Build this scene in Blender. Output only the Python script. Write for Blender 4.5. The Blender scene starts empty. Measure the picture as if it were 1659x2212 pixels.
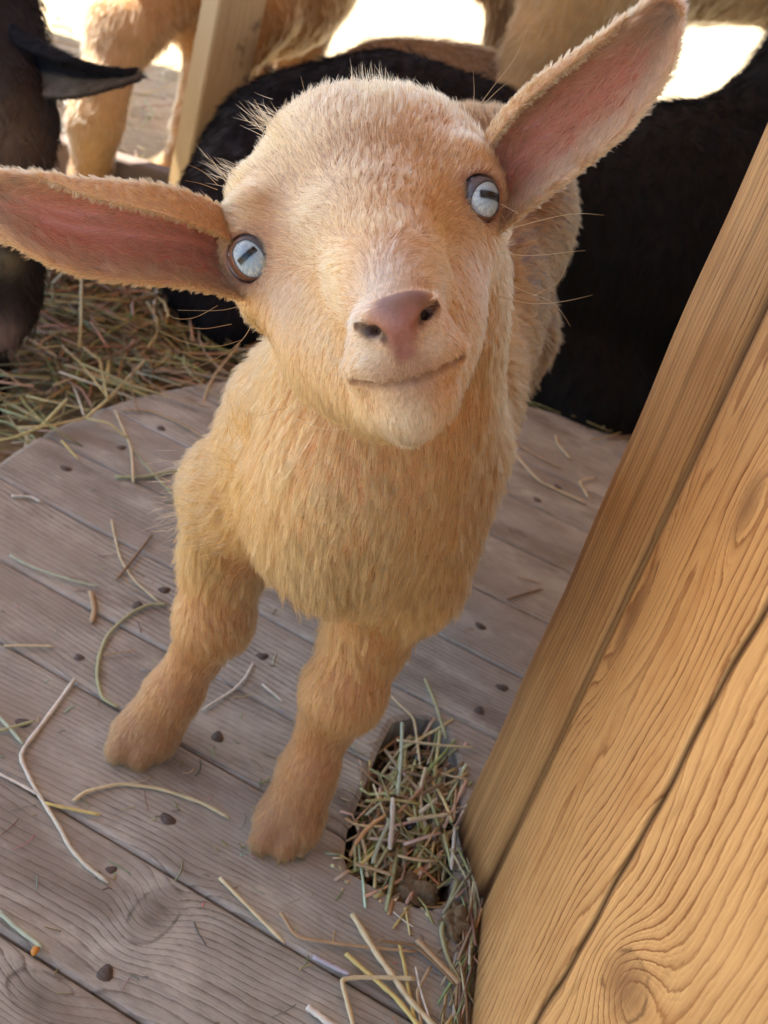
import bpy, bmesh, math, random
import numpy as np
from mathutils import Vector, Matrix, kdtree
C = bpy.context.scene.collection
rng = np.random.default_rng(7)
random.seed(7)
SC = bpy.context.scene

# ------------------------------------------------------------------ camera
H0 = .40                                   # camera height over the platform, metres
W_, H_, F_ = 1659., 2212., 2400.           # picture plane units used for surveying
def _frame():
    d = np.array([-553. - W_/2, -(5294. - H_/2), -F_]); d /= np.linalg.norm(d)
    up = -d; fwd = np.array([0, 0, -1.])
    y = fwd - fwd.dot(up)*up; y /= np.linalg.norm(y)
    return np.array([np.cross(y, up), y, up])
RC = _frame()
CAM = np.array([0, 0, H0])
def ray(px, py): return RC @ np.array([(px - W_/2)/F_, -(py - H_/2)/F_, -1.])
def at(px, py, d): return CAM + ray(px, py)*d
def fl(px, py, z=0.):
    r = ray(px, py); return CAM + r*((z - H0)/r[2])
cam_d = bpy.data.cameras.new('camera'); cam = bpy.data.objects.new('camera', cam_d); C.objects.link(cam)
cam.matrix_world = Matrix.Translation(Vector(CAM)) @ Matrix(RC.tolist()).to_4x4()
cam_d.sensor_fit = 'HORIZONTAL'; cam_d.sensor_width = 24; cam_d.lens = 24*F_/W_
cam_d.clip_start = .01; cam_d.clip_end = 200
cam_d.dof.use_dof = True; cam_d.dof.focus_distance = .37; cam_d.dof.aperture_fstop = 19
SC.camera = cam

# ------------------------------------------------------------------ light
SUN_EL, SUN_AZ = math.radians(55), math.radians(-62)   # azimuth measured from +Y towards +X
w = bpy.data.worlds.new('World'); SC.world = w; w.use_nodes = True
nt = w.node_tree; bg = nt.nodes['Background']
sky = nt.nodes.new('ShaderNodeTexSky'); sky.sky_type = 'NISHITA'; sky.sun_disc = False
sky.sun_elevation = SUN_EL; sky.sun_rotation = SUN_AZ
nt.links.new(sky.outputs[0], bg.inputs[0]); bg.inputs[1].default_value = .12
sd = bpy.data.lights.new('sun', 'SUN'); sd.energy = 4.5; sd.angle = math.radians(.5); sd.color = (1, .93, .82)
sun = bpy.data.objects.new('sun', sd); C.objects.link(sun)
sdir = Vector((math.sin(SUN_AZ)*math.cos(SUN_EL), math.cos(SUN_AZ)*math.cos(SUN_EL), math.sin(SUN_EL)))
sun.rotation_euler = sdir.to_track_quat('Z', 'Y').to_euler()
SC.view_settings.view_transform = 'Standard'; SC.view_settings.look = 'None'
SC.view_settings.gamma = 1; SC.view_settings.use_curve_mapping = False
SC.view_settings.exposure = 2.1
SC.cycles.max_bounces = 9; SC.cycles.diffuse_bounces = 4; SC.cycles.glossy_bounces = 3
SC.cycles.transmission_bounces = 6; SC.cycles.sample_clamp_indirect = 6
SC.cycles.use_denoising = True
try:
    SC.cycles_curves.shape = 'RIBBONS'; SC.cycles_curves.subdivisions = 2
except Exception: pass

# ------------------------------------------------------------------ helpers
def tag(o, label=None, cat=None, group=None, kind=None):
    if label: o['label'] = label
    if cat: o['category'] = cat
    if group: o['group'] = group
    if kind: o['kind'] = kind
    return o
def empty(name, loc, label, cat, group=None):
    o = bpy.data.objects.new(name, None); C.objects.link(o); o.location = loc; o.empty_display_size = .05
    return tag(o, label, cat, group)
def mesh_obj(name, V, Fc, mat, parent=None, smooth=True, mats=None, uv=None):
    me = bpy.data.meshes.new(name)
    me.from_pydata([tuple(v) for v in V], [], [tuple(f) for f in Fc]) if not isinstance(Fc, np.ndarray) else fast_mesh(me, V, Fc)
    me.update()
    if smooth: me.polygons.foreach_set('use_smooth', [True]*len(me.polygons))
    o = bpy.data.objects.new(name, me); C.objects.link(o)
    if mat: me.materials.append(mat)
    if parent:
        o.parent = parent; o.matrix_parent_inverse = Matrix.Translation(-parent.location)
    return o
def fast_mesh(me, V, Fc):
    n, k = Fc.shape
    me.vertices.add(len(V)); me.vertices.foreach_set('co', np.asarray(V, np.float32).ravel())
    me.loops.add(n*k); me.loops.foreach_set('vertex_index', Fc.astype(np.int32).ravel())
    me.polygons.add(n)
    me.polygons.foreach_set('loop_start', (np.arange(n)*k).astype(np.int32))
    me.polygons.foreach_set('loop_total', np.full(n, k, np.int32))
    me.update(calc_edges=True)
def vcol(o, name, col):
    a = o.data.attributes.new(name, 'FLOAT_COLOR', 'POINT')
    c = np.ones((len(col), 4), np.float32); c[:, :3] = col
    a.data.foreach_set('color', c.ravel())

class N:                                   # small node-expression builder
    def __init__(s, name, rough=.7, **kw):
        s.m = bpy.data.materials.new(name); s.m.use_nodes = True; s.t = s.m.node_tree
        s.b = s.t.nodes['Principled BSDF']; s.b.inputs['Roughness'].default_value = rough
        for k, v in kw.items(): s.b.inputs[k.replace('_', ' ')].default_value = v
    def put(s, sock, v):
        if hasattr(v, 'is_output') or isinstance(v, bpy.types.NodeSocket): s.t.links.new(v, sock)
        else: sock.default_value = v
    def math(s, op, a, b=0., c=0., clamp=False):
        n = s.t.nodes.new('ShaderNodeMath'); n.operation = op; n.use_clamp = clamp
        s.put(n.inputs[0], a); s.put(n.inputs[1], b); s.put(n.inputs[2], c); return n.outputs[0]
    def vmath(s, op, a, b=(0, 0, 0), sc=1.):
        n = s.t.nodes.new('ShaderNodeVectorMath'); n.operation = op
        s.put(n.inputs[0], a); s.put(n.inputs[1], b)
        if op == 'SCALE': s.put(n.inputs['Scale'], sc)
        return n.outputs['Value'] if op in ('LENGTH', 'DISTANCE', 'DOT_PRODUCT') else n.outputs[0]
    def attr(s, name, vec=False):
        n = s.t.nodes.new('ShaderNodeAttribute'); n.attribute_name = name
        return n.outputs['Vector' if vec else 'Color']
    def coord(s, which='Object'): return s.t.nodes.new('ShaderNodeTexCoord').outputs[which]
    def xyz(s, v):
        n = s.t.nodes.new('ShaderNodeSeparateXYZ'); s.put(n.inputs[0], v); return n.outputs
    def comb(s, x, y, z=0.):
        n = s.t.nodes.new('ShaderNodeCombineXYZ')
        for i, v in enumerate((x, y, z)): s.put(n.inputs[i], v)
        return n.outputs[0]
    def noise(s, v, scale=5., detail=3., rough=.5, dist=0., col=False):
        n = s.t.nodes.new('ShaderNodeTexNoise'); s.put(n.inputs['Vector'], v)
        n.inputs['Scale'].default_value = scale; n.inputs['Detail'].default_value = detail
        n.inputs['Roughness'].default_value = rough; n.inputs['Distortion'].default_value = dist
        return n.outputs['Color' if col else 'Fac']
    def ramp(s, f, stops, interp='LINEAR'):
        n = s.t.nodes.new('ShaderNodeValToRGB'); s.put(n.inputs[0], f); r = n.color_ramp; r.interpolation = interp
        while len(r.elements) < len(stops): r.elements.new(.5)
        for e, (p, c) in zip(r.elements, stops):
            e.position = p; e.color = (*c, 1) if len(c) == 3 else c
        return n.outputs[0]
    def mix(s, f, a, b, mode='MIX'):
        n = s.t.nodes.new('ShaderNodeMix'); n.data_type = 'RGBA'; n.blend_type = mode
        s.put(n.inputs[0], f); s.put(n.inputs[6], (*a, 1) if isinstance(a, tuple) and len(a) == 3 else a)
        s.put(n.inputs[7], (*b, 1) if isinstance(b, tuple) and len(b) == 3 else b); return n.outputs[2]
    def rng(s, f, a, b, c=0., d=1.):
        n = s.t.nodes.new('ShaderNodeMapRange'); s.put(n.inputs[0], f)
        for i, v in enumerate((a, b, c, d)): n.inputs[i+1].default_value = v
        return n.outputs[0]
    def bump(s, h, strength=.4, dist=.001):
        n = s.t.nodes.new('ShaderNodeBump'); n.inputs['Strength'].default_value = strength
        n.inputs['Distance'].default_value = dist; s.put(n.inputs['Height'], h)
        s.t.links.new(n.outputs[0], s.b.inputs['Normal'])
    def col(s, c): s.put(s.b.inputs['Base Color'], (*c, 1) if isinstance(c, tuple) and len(c) == 3 else c); return s
def srgb(r, g, b):
    return tuple(((c/255)/12.92 if c/255 <= .04045 else ((c/255+.055)/1.055)**2.4) for c in (r, g, b))

# ------------------------------------------------------------------ implicit bodies
class Field:
    def __init__(s, lo, hi, fine=None, h=.003, hf=.001):
        s.ax = []
        for i in range(3):
            if fine is None: a = np.arange(lo[i], hi[i]+h, h)
            else:
                f0, f1 = fine[0][i], fine[1][i]
                a = np.concatenate([np.arange(lo[i], f0, h), np.arange(f0, f1, hf), np.arange(f1, hi[i]+h, h)])
                a = a[np.concatenate([[True], np.diff(a) > hf*.5])]
            s.ax.append(a.astype(np.float32))
        s.F = np.full([len(a) for a in s.ax], 1., np.float32)
    def region(s, lo, hi):
        sl = []; 
        for i in range(3):
            a = np.searchsorted(s.ax[i], lo[i]); b = np.searchsorted(s.ax[i], hi[i])
            if b <= a: return None, None
            sl.append(slice(a, b))
        X = s.ax[0][sl[0]][:, None, None]; Y = s.ax[1][sl[1]][None, :, None]; Z = s.ax[2][sl[2]][None, None, :]
        return tuple(sl), (X, Y, Z)
    def combine(s, sl, d, k, sub=False):
        f = s.F[sl]
        if sub:
            h = np.clip(.5 - .5*(f + d)/k, 0, 1); s.F[sl] = f*(1-h) - d*h + k*h*(1-h)
        else:
            h = np.clip(.5 + .5*(f - d)/k, 0, 1); s.F[sl] = f*(1-h) + d*h - k*h*(1-h)
    def cone(s, a, ra, b, rb, k=.01, sub=False):
        a = np.array(a, float); b = np.array(b, float); m = max(ra, rb) + k*1.6 + .004
        sl, g = s.region(np.minimum(a, b)-m, np.maximum(a, b)+m)
        if sl is None: return
        ba = b-a; L = ba.dot(ba)+1e-12
        P = [g[i]-a[i] for i in range(3)]
        h = np.clip((P[0]*ba[0]+P[1]*ba[1]+P[2]*ba[2])/L, 0, 1)
        d = np.sqrt((P[0]-h*ba[0])**2+(P[1]-h*ba[1])**2+(P[2]-h*ba[2])**2) - (ra+(rb-ra)*h)
        s.combine(sl, d, k, sub)
    def ell(s, c, r, M=None, k=.01, sub=False):
        c = np.array(c, float); r = np.array(r, float); m = r.max()+k*1.6+.004
        sl, g = s.region(c-m, c+m)
        if sl is None: return
        P = [g[i]-c[i] for i in range(3)]
        if M is None: M = np.eye(3)
        Q = [P[0]*M[i][0]+P[1]*M[i][1]+P[2]*M[i][2] for i in range(3)]
        k0 = np.sqrt(sum((Q[i]/r[i])**2 for i in range(3))); k1 = np.sqrt(sum((Q[i]/r[i]**2)**2 for i in range(3)))+1e-9
        s.combine(sl, k0*(k0-1)/k1, k, sub)
    def chain(s, pts, k=.01, sub=False):
        for (a, ra), (b, rb) in zip(pts[:-1], pts[1:]): s.cone(a, ra, b, rb, k, sub)
    def mesh(s, smooth=2):
        F = s.F; nx, ny, nz = F.shape; ins = F < 0
        cnt = np.zeros((nx-1, ny-1, nz-1), np.int8)
        for dx in (0, 1):
            for dy in (0, 1):
                for dz in (0, 1): cnt += ins[dx:nx-1+dx, dy:ny-1+dy, dz:nz-1+dz]
        I, J, K = np.nonzero((cnt > 0) & (cnt < 8)); n = len(I)
        idx = np.full(cnt.shape, -1, np.int32); idx[I, J, K] = np.arange(n)
        acc = np.zeros((n, 3)); num = np.zeros(n)
        co = [(a, b, c) for a in (0, 1) for b in (0, 1) for c in (0, 1)]
        for p in co:
            for ax in range(3):
                if p[ax]: continue
                q = list(p); q[ax] = 1
                fa = F[I+p[0], J+p[1], K+p[2]]; fb = F[I+q[0], J+q[1], K+q[2]]
                mm = (fa < 0) != (fb < 0); t = fa[mm]/(fa[mm]-fb[mm])
                A = np.stack([s.ax[0][I[mm]+p[0]], s.ax[1][J[mm]+p[1]], s.ax[2][K[mm]+p[2]]], 1).astype(float)
                B = np.stack([s.ax[0][I[mm]+q[0]], s.ax[1][J[mm]+q[1]], s.ax[2][K[mm]+q[2]]], 1)
                acc[mm] += A + (B-A)*t[:, None]; num[mm] += 1
        V = acc/num[:, None]
        Q = []
        for ax in range(3):
            sl0 = [slice(1, -1)]*3; sl1 = [slice(1, -1)]*3
            sl0[ax] = slice(0, -1); sl1[ax] = slice(1, None)
            a = ins[tuple(sl0)]; b = ins[tuple(sl1)]
            i, j, k_ = np.nonzero(a != b); off = [1, 1, 1]; off[ax] = 0
            i = i+off[0]; j = j+off[1]; k_ = k_+off[2]
            u, v = [(1, 2), (2, 0), (0, 1)][ax]
            def cell(du, dv):
                c = [i.copy(), j.copy(), k_.copy()]; c[u] = c[u]-du; c[v] = c[v]-dv; return idx[c[0], c[1], c[2]]
            q = np.stack([cell(0, 0), cell(1, 0), cell(1, 1), cell(0, 1)], 1)
            flip = ~ins[i, j, k_]; q[flip] = q[flip][:, ::-1]
            Q.append(q)
        Q = np.concatenate(Q); Q = Q[(Q >= 0).all(1)]
        E = np.concatenate([Q[:, [0, 1]], Q[:, [1, 2]], Q[:, [2, 3]], Q[:, [3, 0]]])
        for _ in range(smooth):
            S = np.zeros_like(V); c = np.zeros(n)
            for d_ in range(3): S[:, d_] = np.bincount(E[:, 0], V[E[:, 1], d_], n) + np.bincount(E[:, 1], V[E[:, 0], d_], n)
            c = np.bincount(E[:, 0], minlength=n)+np.bincount(E[:, 1], minlength=n)
            V = V*.5 + S/np.maximum(c, 1)[:, None]*.5
        return V, Q
def vnormals(V, Q):
    n = np.cross(V[Q[:, 2]]-V[Q[:, 0]], V[Q[:, 3]]-V[Q[:, 1]]); out = np.zeros_like(V)
    for k in range(4):
        for d_ in range(3): out[:, d_] += np.bincount(Q[:, k], n[:, d_], len(V))
    return out/(np.linalg.norm(out, axis=1)[:, None]+1e-12)
def unit(v): return v/(np.linalg.norm(v, axis=-1, keepdims=True)+1e-12)
KFUR=400000; EFUR=50000; GFUR=.7
def whisker(pts, r0, nseg=12, sides=4):
    """thin tapering tube through a few points"""
    pts = [np.array(p, float) for p in pts]; k = np.linspace(0, 1, len(pts)); tt = np.linspace(0, 1, nseg)
    co = []
    for c in range(3):
        co.append(np.interp(tt, k, [p[c] for p in pts]))
    c = np.stack(co, 1)
    for _ in range(3): c[1:-1] = .25*c[:-2]+.5*c[1:-1]+.25*c[2:]
    return tube(c, np.linspace(r0, r0*.25, nseg), sides)
def tube(c, rad, sides=6, flat=1., cap=True):
    c = np.array(c); n = len(c); T = unit(np.gradient(c, axis=0)); up = np.array([0.13, .21, 1.])
    A = unit(np.cross(T, up)); B = np.cross(A, T); V = []; Fc = []
    for i in range(n):
        for s_ in range(sides):
            a = 2*math.pi*s_/sides; V.append(c[i] + (A[i]*math.cos(a) + B[i]*math.sin(a)*flat)*rad[i])
    for i in range(n-1):
        for s_ in range(sides):
            a = i*sides+s_; b = i*sides+(s_+1) % sides; Fc.append((a, b, b+sides, a+sides))
    if cap: Fc.append(tuple(range(sides))[::-1]); Fc.append(tuple((n-1)*sides+s_ for s_ in range(sides)))
    return V, Fc
def join(parts):
    V = []; Fc = []
    for v, f in parts:
        o = len(V); V += [tuple(x) for x in v]; Fc += [tuple(i+o for i in q) for q in f]
    return V, Fc
# ------------------------------------------------------------------ wood: growth-ring field on the mesh, ring profile in the shader
def wood_mat(name, early, late, knotc, rough=.65, ringdark=.75, weather=None, bumpd=.0006, fib=.35, stain=None, nsc=1.):
    m = N(name, rough); A = m.attr('ring'); x = m.xyz(A)          # x = ring phase, y = knot mask, z = free mask
    uv = m.attr('wuv', True); q = m.xyz(uv)
    st = m.comb(m.math('MULTIPLY', q[0], 1.), m.math('MULTIPLY', q[1], 14.), q[2])
    fine = m.noise(st, 60*nsc, 4, .6); fine2 = m.noise(m.comb(q[0], m.math('MULTIPLY', q[1], 40.), q[2]), 45*nsc, 3, .6)
    cloud = m.noise(m.comb(q[0], m.math('MULTIPLY', q[1], 2.5), q[2]), 14, 4, .6)
    warp = m.noise(m.comb(m.math('MULTIPLY', q[0], 1.), m.math('MULTIPLY', q[1], 3.), q[2]), 38*nsc, 4, .6); ph = m.math('ADD', x[0], m.math('ADD', m.math('MULTIPLY', m.math('SUBTRACT', fine, .5), .35), m.math('MULTIPLY', m.math('SUBTRACT', warp, .5), .9)))
    fr = m.math('FRACT', ph)
    prof = m.ramp(fr, [(0, (0, 0, 0)), (.40, (.05,)*3), (.74, (.35,)*3), (.89, (1,)*3), (.94, (.9,)*3), (1, (0, 0, 0))])
    vary = m.noise(m.comb(m.math('MULTIPLY', q[0], .3), m.math('MULTIPLY', q[1], 1.), q[2]), 30, 2)
    fr2 = m.math('FRACT', m.math('MULTIPLY', ph, 3.0)); prof = m.math('MAXIMUM', prof, m.math('MULTIPLY', m.math('MULTIPLY', fr2, fr2), m.rng(warp, .35, .65, .1, .55)))
    k = m.math('MULTIPLY', prof, m.rng(vary, .3, .7, ringdark*.35, ringdark), clamp=True)
    c = m.mix(k, early, late)
    c = m.mix(m.math('MULTIPLY', m.rng(fine2, .25, .75, 0, 1), fib), c, m.mix(.5, c, late))
    c = m.mix(m.rng(cloud, .35, .7, 0, .35), c, m.mix(.5, c, tuple(v*1.35 for v in early)))
    if weather:
        tint = m.noise(m.comb(m.math('MULTIPLY', q[2], 3.1), 0., 0.), 1.3, 0)
        c = m.mix(m.rng(tint, .35, .65, 0, .45), c, m.mix(.6, c, (.17, .145, .12)))
        scuff = m.noise(m.comb(q[0], m.math('MULTIPLY', q[1], 2.), q[2]), 22, 6, .72)
        c = m.mix(m.rng(scuff, .50, .68, 0, .55), c, tuple(min(1, v*1.25) for v in early)); c = m.mix(m.rng(scuff, .46, .30, 0, .5), c, tuple(v*.9 for v in late))
        c = m.mix(m.rng(m.noise(uv, 9, 5, .65), .4, .68, 0, .8), c, weather)
    if stain:
        sn = m.noise(m.comb(m.math('MULTIPLY', q[0], .5), q[1], q[2]), 26, 5, .6)
        c = m.mix(m.math('MULTIPLY', m.rng(sn, .52, .66, 0, .55), 1.), c, stain)
    c = m.mix(m.math('MULTIPLY', x[1], .85), c, m.mix(m.rng(fine, .3, .7), tuple(v*.7 for v in knotc), m.mix(.35, knotc, early)))
    kx = m.math('ADD', x[1], m.math('MULTIPLY', m.math('SUBTRACT', m.noise(uv, 130, 4, .6), .5), .35)); edge = m.math('MULTIPLY', m.rng(kx, .10, .22, 0, 1), m.rng(kx, .25, .42, 1, 0)); c = m.mix(m.math('MULTIPLY', edge, m.rng(m.noise(uv, 75, 3), .45, .6, .0, .65)), c, tuple(v*.45 for v in knotc))
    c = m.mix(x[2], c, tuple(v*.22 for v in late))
    m.col(c)
    h = m.math('ADD', m.math('MULTIPLY', prof, .6), m.math('ADD', m.math('MULTIPLY', fine2, .5), m.math('MULTIPLY', fine, .4)))
    m.bump(h, .55, bumpd); m.b.inputs['Specular IOR Level'].default_value = .3
    return m.m
def smooth_noise(u, v, su, sv, seed):      # cheap periodic value noise from a few sines
    r = np.random.default_rng(seed); out = 0
    for k in range(7):
        a, b, p = r.normal(0, 1/su), r.normal(0, 1/sv), r.random()*6.3
        out = out + np.sin(u*a*2.2+v*b*2.2+p)
    return out/3.5
def set_wood(o, ring, knot, free, wuv):
    me = o.data
    for nm, arr in (('ring', np.stack([ring, knot, free], 1)), ('wuv', wuv)):
        a = me.attributes.new(nm, 'FLOAT_VECTOR', 'POINT'); a.data.foreach_set('vector', np.asarray(arr, np.float32).ravel())

# ------------------------------------------------------------------ round wooden platform
PU = np.array([.9636, -.267]); PV = np.array([.267, .9636]); PC = np.array([.19, .60]); PR = .447
pcu, pcv = PC @ PU, PC @ PV
seams = [pcv-PR-.002, .1875, .2595, .3265, .3990, .4560, .5260, .5945, .6680, .7500, .8260, .9020, pcv+PR+.002]
slot_px = [(850, 1556), (905, 1545), (962, 1568), (992, 1640), (1001, 1710), (992, 1800), (982, 1880), (975, 1938), (938, 1962), (880, 1955), (820, 1928), (764, 1900), (744, 1850), (752, 1790), (780, 1720), (805, 1650), (826, 1600)]
slot = np.array([(fl(*p)[:2] @ PU, fl(*p)[:2] @ PV) for p in slot_px])
def slot_span(v):
    us = []
    for (a, b), (c, d) in zip(slot, np.roll(slot, -1, 0)):
        if (b-v)*(d-v) < 0: us.append(a+(c-a)*(v-b)/(d-b))
    return (min(us), max(us)) if len(us) >= 2 else None
pk = []                                    # knots: u, v, radius u, radius v, strength
for px, py, ru, rv, s in ((335, 1975, .0095, .018, 3.2), (92, 2150, .016, .010, 3.2), (420, 1250, .009, .007, 2), (1120, 1150, .008, .006, 2), (740, 1730, .014, .008, 2.5)):
    p = fl(px, py)[:2]; pk.append((p @ PU, p @ PV, ru, rv, s))
wood_grey = wood_mat('weathered_boards', srgb(188, 184, 170), srgb(78, 72, 62), srgb(92, 78, 64), .8, 1.2, srgb(148, 138, 124), .0008, .7, srgb(112, 98, 84))
plat = empty('wooden_platform', (PC[0], PC[1], 0), 'round grey weathered wooden platform of nailed boards under the tan kid', 'platform')
GR = random.Random(5)
for si in range(len(seams)-1):
    v0, v1 = seams[si]+.0007, seams[si+1]-.0007
    nv = 26; vs = np.concatenate([[v0, v0+.0008, v0+.002], np.linspace(v0+.004, v1-.004, nv), [v1-.002, v1-.0008, v1]])
    zed = np.concatenate([[-.0018, -.0006, -.0001], np.zeros(nv), [-.0001, -.0006, -.0018]])
    V = []; Fc = []
    def lay(rows, edge):                   # rows of (v, u0, u1, z)
        base = len(V); nu = max(8, int((max(r[2]-r[1] for r in rows))/.0035)); nu = min(nu, 260)
        for (v, a, b, zz) in rows:
            for k in range(nu+1):
                u = a+(b-a)*k/nu
                e = min(k, nu-k)*(b-a)/nu
                d = -.0015*max(0, 1-e/.004)**2
                p = PU*u+PV*v; V.append((p[0], p[1], zz + d + .0004*math.sin(u*37+si*2)*math.sin(v*90+si)))
        n = len(rows)
        for i in range(n-1):
            for k in range(nu):
                a = base+i*(nu+1)+k; Fc.append((a, a+1, a+nu+2, a+nu+1))
        # side skirts
        ring = [base+k for k in range(nu+1)]+[base+i*(nu+1)+nu for i in range(1, n)]+[base+(n-1)*(nu+1)+k for k in range(nu-1, -1, -1)]+[base+i*(nu+1) for i in range(n-2, 0, -1)]
        lo = len(V)
        for r_ in ring: V.append((V[r_][0], V[r_][1], -.022))
        for j in range(len(ring)):
            j2 = (j+1) % len(ring); Fc.append((ring[j2], ring[j], lo+j, lo+j2))
    rows_full = []; L = []; Rr = []
    state = None; pend = []
    def half(v): return math.sqrt(max(PR**2-(v-pcv)**2, 1e-6))
    def flush():
        if len(pend) < 2: return
        if state == 'full': lay([(v, a, b, z_) for v, a, b, z_, sp in pend], 0)
        else:
            lay([(v, a, sp[0], z_) for v, a, b, z_, sp in pend], 0); lay([(v, sp[1], b, z_) for v, a, b, z_, sp in pend], 0)
    for v, z_ in zip(vs, zed):
        h = half(v); sp = slot_span(v); st_ = 'split' if sp else 'full'
        row = (v, pcu-h, pcu+h, z_, sp)
        if state is not None and st_ != state:
            last = pend[-1]
            if st_ == 'split':               # slot starts: full strip runs up to here
                pend.append((v, pcu-h, pcu+h, z_, None)); flush(); pend = []
            else:
                pend.append((v, pcu-h, pcu+h, z_, (.5*(last[4][0]+last[4][1])-.004, .5*(last[4][0]+last[4][1])+.004))); flush(); pend = []
        state = st_; pend.append(row)
    flush()
    if not V: continue
    V = np.array(V)
    o = mesh_obj('board', V, Fc, wood_grey, plat, smooth=False)
    uv_ = V[:, :2] @ PU; vv_ = V[:, :2] @ PV
    w_ = [.0042, .0036, .0045, .0032, .0040, .0046][si % 6]
    cu = GR.uniform(-.3, .3); s0 = GR.choice([-.13, -.16, .2, .24])
    f = np.sqrt((vv_-v0-s0+.004*smooth_noise(uv_, vv_, .25, .3, si))**2 + (.03+.10*np.abs(uv_-cu-pcu))**2)/w_ + 1.1*smooth_noise(uv_, vv_, .12, .05, si+40)
    kn = np.zeros(len(V)); 
    for ku, kv_, ru, rv, s in pk:
        d2 = ((uv_-ku)/ru)**2+((vv_-kv_)/rv)**2; f = f + s*np.exp(-d2/2.2); kn = np.maximum(kn, np.clip(1.15-np.sqrt(d2)/.95, 0, 1)**.7)
    set_wood(o, f+si*3.37, kn, np.zeros(len(V)), np.stack([uv_+si*1.7, vv_+si*.9, np.full(len(V), si*2.3)], 1))
# nails
nm = N('nail_iron', .75); nm.col(nm.mix(nm.noise(nm.coord(), 900, 3), (.045, .034, .028), (.16, .125, .10))); nm.b.inputs['Metallic'].default_value = .3
for i, (px, py) in enumerate([(142, 1012), (262, 967), (348, 925), (57, 1072), (355, 1275), (298, 1308), (172, 1420), (567, 1418), (470, 1592), (362, 1770), (240, 1880), (228, 2102), (1038, 1353), (1085, 1485), (1036, 1536), (1160, 1080), (50, 1562), (1230, 905), (1205, 1052)]):
    p = fl(px, py); V = [(0, 0, .0009)]; Fc = []; nn = 14
    for r_, z_ in ((.0010, .0011), (.0019, .0008), (.0024, .0002), (.0034, .00025), (.0038, -.001)):
        for k in range(nn):
            a = 2*math.pi*k/nn; q = r_*(1+.12*math.sin(3*a+i)+.08*GR.random()); ex, ey = math.cos(a)*q*1.15, math.sin(a)*q*.88; V.append((ex*math.cos(i)-ey*math.sin(i), ex*math.sin(i)+ey*math.cos(i), z_))
    for k in range(nn): Fc.append((0, 1+k, 1+(k+1) % nn))
    for l in range(4):
        for k in range(nn): a = 1+l*nn; Fc.append((a+k, a+nn+k, a+nn+(k+1) % nn, a+(k+1) % nn))
    mesh_obj('nail', [(p[0]+x, p[1]+y, z_) for x, y, z_ in V], Fc, nm.m, plat)
# drum edge boards below the top
bmE = []; 
for k in range(48):
    a0, a1 = 2*math.pi*k/48, 2*math.pi*(k+.94)/48
    for a in (a0, a1):
        bmE.append((PC[0]+(PR-.012)*math.cos(a), PC[1]+(PR-.012)*math.sin(a)))
V = [(x, y, -.0225) for x, y in bmE]+[(x, y, -.075) for x, y in bmE]; n = len(bmE)
Fc = [(i, (i+1) % n, n+(i+1) % n, n+i) for i in range(n)]
o = mesh_obj('rim', V, Fc, wood_grey, plat, smooth=False); V = np.array(V)
ang = np.arctan2(V[:, 1]-PC[1], V[:, 0]-PC[0]); set_wood(o, ang*60, ang*0, ang*0, np.stack([V[:, 2], ang*.4, ang*0], 1))

# ------------------------------------------------------------------ big timber post on the right
wood_post = wood_mat('honey_timber', srgb(212, 168, 110), srgb(126, 76, 38), srgb(112, 72, 46), .5, 1.2, None, .0004, .75, srgb(170, 118, 66))
prof = [(.30, .46), (.12, .468), (.094, .452), (.088, .438), (.0885, .430), (.0995, .3945), (.1012, .3915), (.1060, .3895), (.1036, .3880), (.1035, .3835), (.1035, .2664), (.1042, .2652), (.1120, .2645), (.1120, .2632), (.1046, .2624), (.1050, .2600), (.19, .13), (.24, .12), (.36, .22)]
dense = []; tagp = []
for (a, b) in zip(prof, prof[1:]+prof[:1]):
    L_ = math.dist(a, b); nn = max(1, int(L_/.0016)) if L_ < .17 and L_ > .004 and a[0] < .2 and b[0] < .2 else (1 if L_ <= .004 else 12)
    for k in range(nn): dense.append((a[0]+(b[0]-a[0])*k/nn, a[1]+(b[1]-a[1])*k/nn))
dense = np.array(dense); per = np.concatenate([[0], np.cumsum(np.linalg.norm(np.diff(dense, axis=0), axis=1))])
zs = np.concatenate([np.arange(0, .62, .0035), np.linspace(.62, 1.72, 30)])
nP = len(dense); V = np.zeros((len(zs), nP, 3)); V[:, :, 0] = dense[:, 0]; V[:, :, 1] = dense[:, 1]; V[:, :, 2] = zs[:, None]
PERB = per[np.argmin(np.linalg.norm(dense-np.array((.1035, .3835)), axis=1))]; PERC = per[np.argmin(np.linalg.norm(dense-np.array((.1035, .2664)), axis=1))]; PERD = per[np.argmin(np.linalg.norm(dense-np.array((.1050, .2600)), axis=1))]
S_ = np.tile(per, (len(zs), 1)); Zz = np.tile(zs[:, None], (1, nP))
# the drying check wanders and both edges of the strip are worn
wob = .0012*np.sin(Zz*31)+.0008*np.sin(Zz*83+1)+.0004*np.sin(Zz*211)
inck = (S_ > PERC-.004) & (S_ < PERD+.004); V[:, :, 1] += wob*inck
edge = (S_ < PERB) & (V[:, :, 0] < .104); V[:, :, 0] -= (.0005*np.sin(Zz*24+.6)+.0003*np.sin(Zz*71))*edge*(S_ < PERB-.02)
V[:, :, 2] -= .0
idx = np.arange(len(zs)*nP).reshape(len(zs), nP); a = idx[:-1]; b = idx[1:]
Q = np.stack([a, np.roll(a, -1, 1), np.roll(b, -1, 1), b], -1).reshape(-1, 4)
s = S_.ravel(); zz = Zz.ravel(); sB = s-PERB; sD = s-PERD
f1 = np.sqrt((sB-.052+.010*smooth_noise(zz, s, .2, .4, 3))**2 + (.0015+.055*np.abs(zz-.03+.02*smooth_noise(zz, s, .1, .1, 9)))**2)/.0060 + .28*smooth_noise(zz, s, .035, .012, 5)
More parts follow.
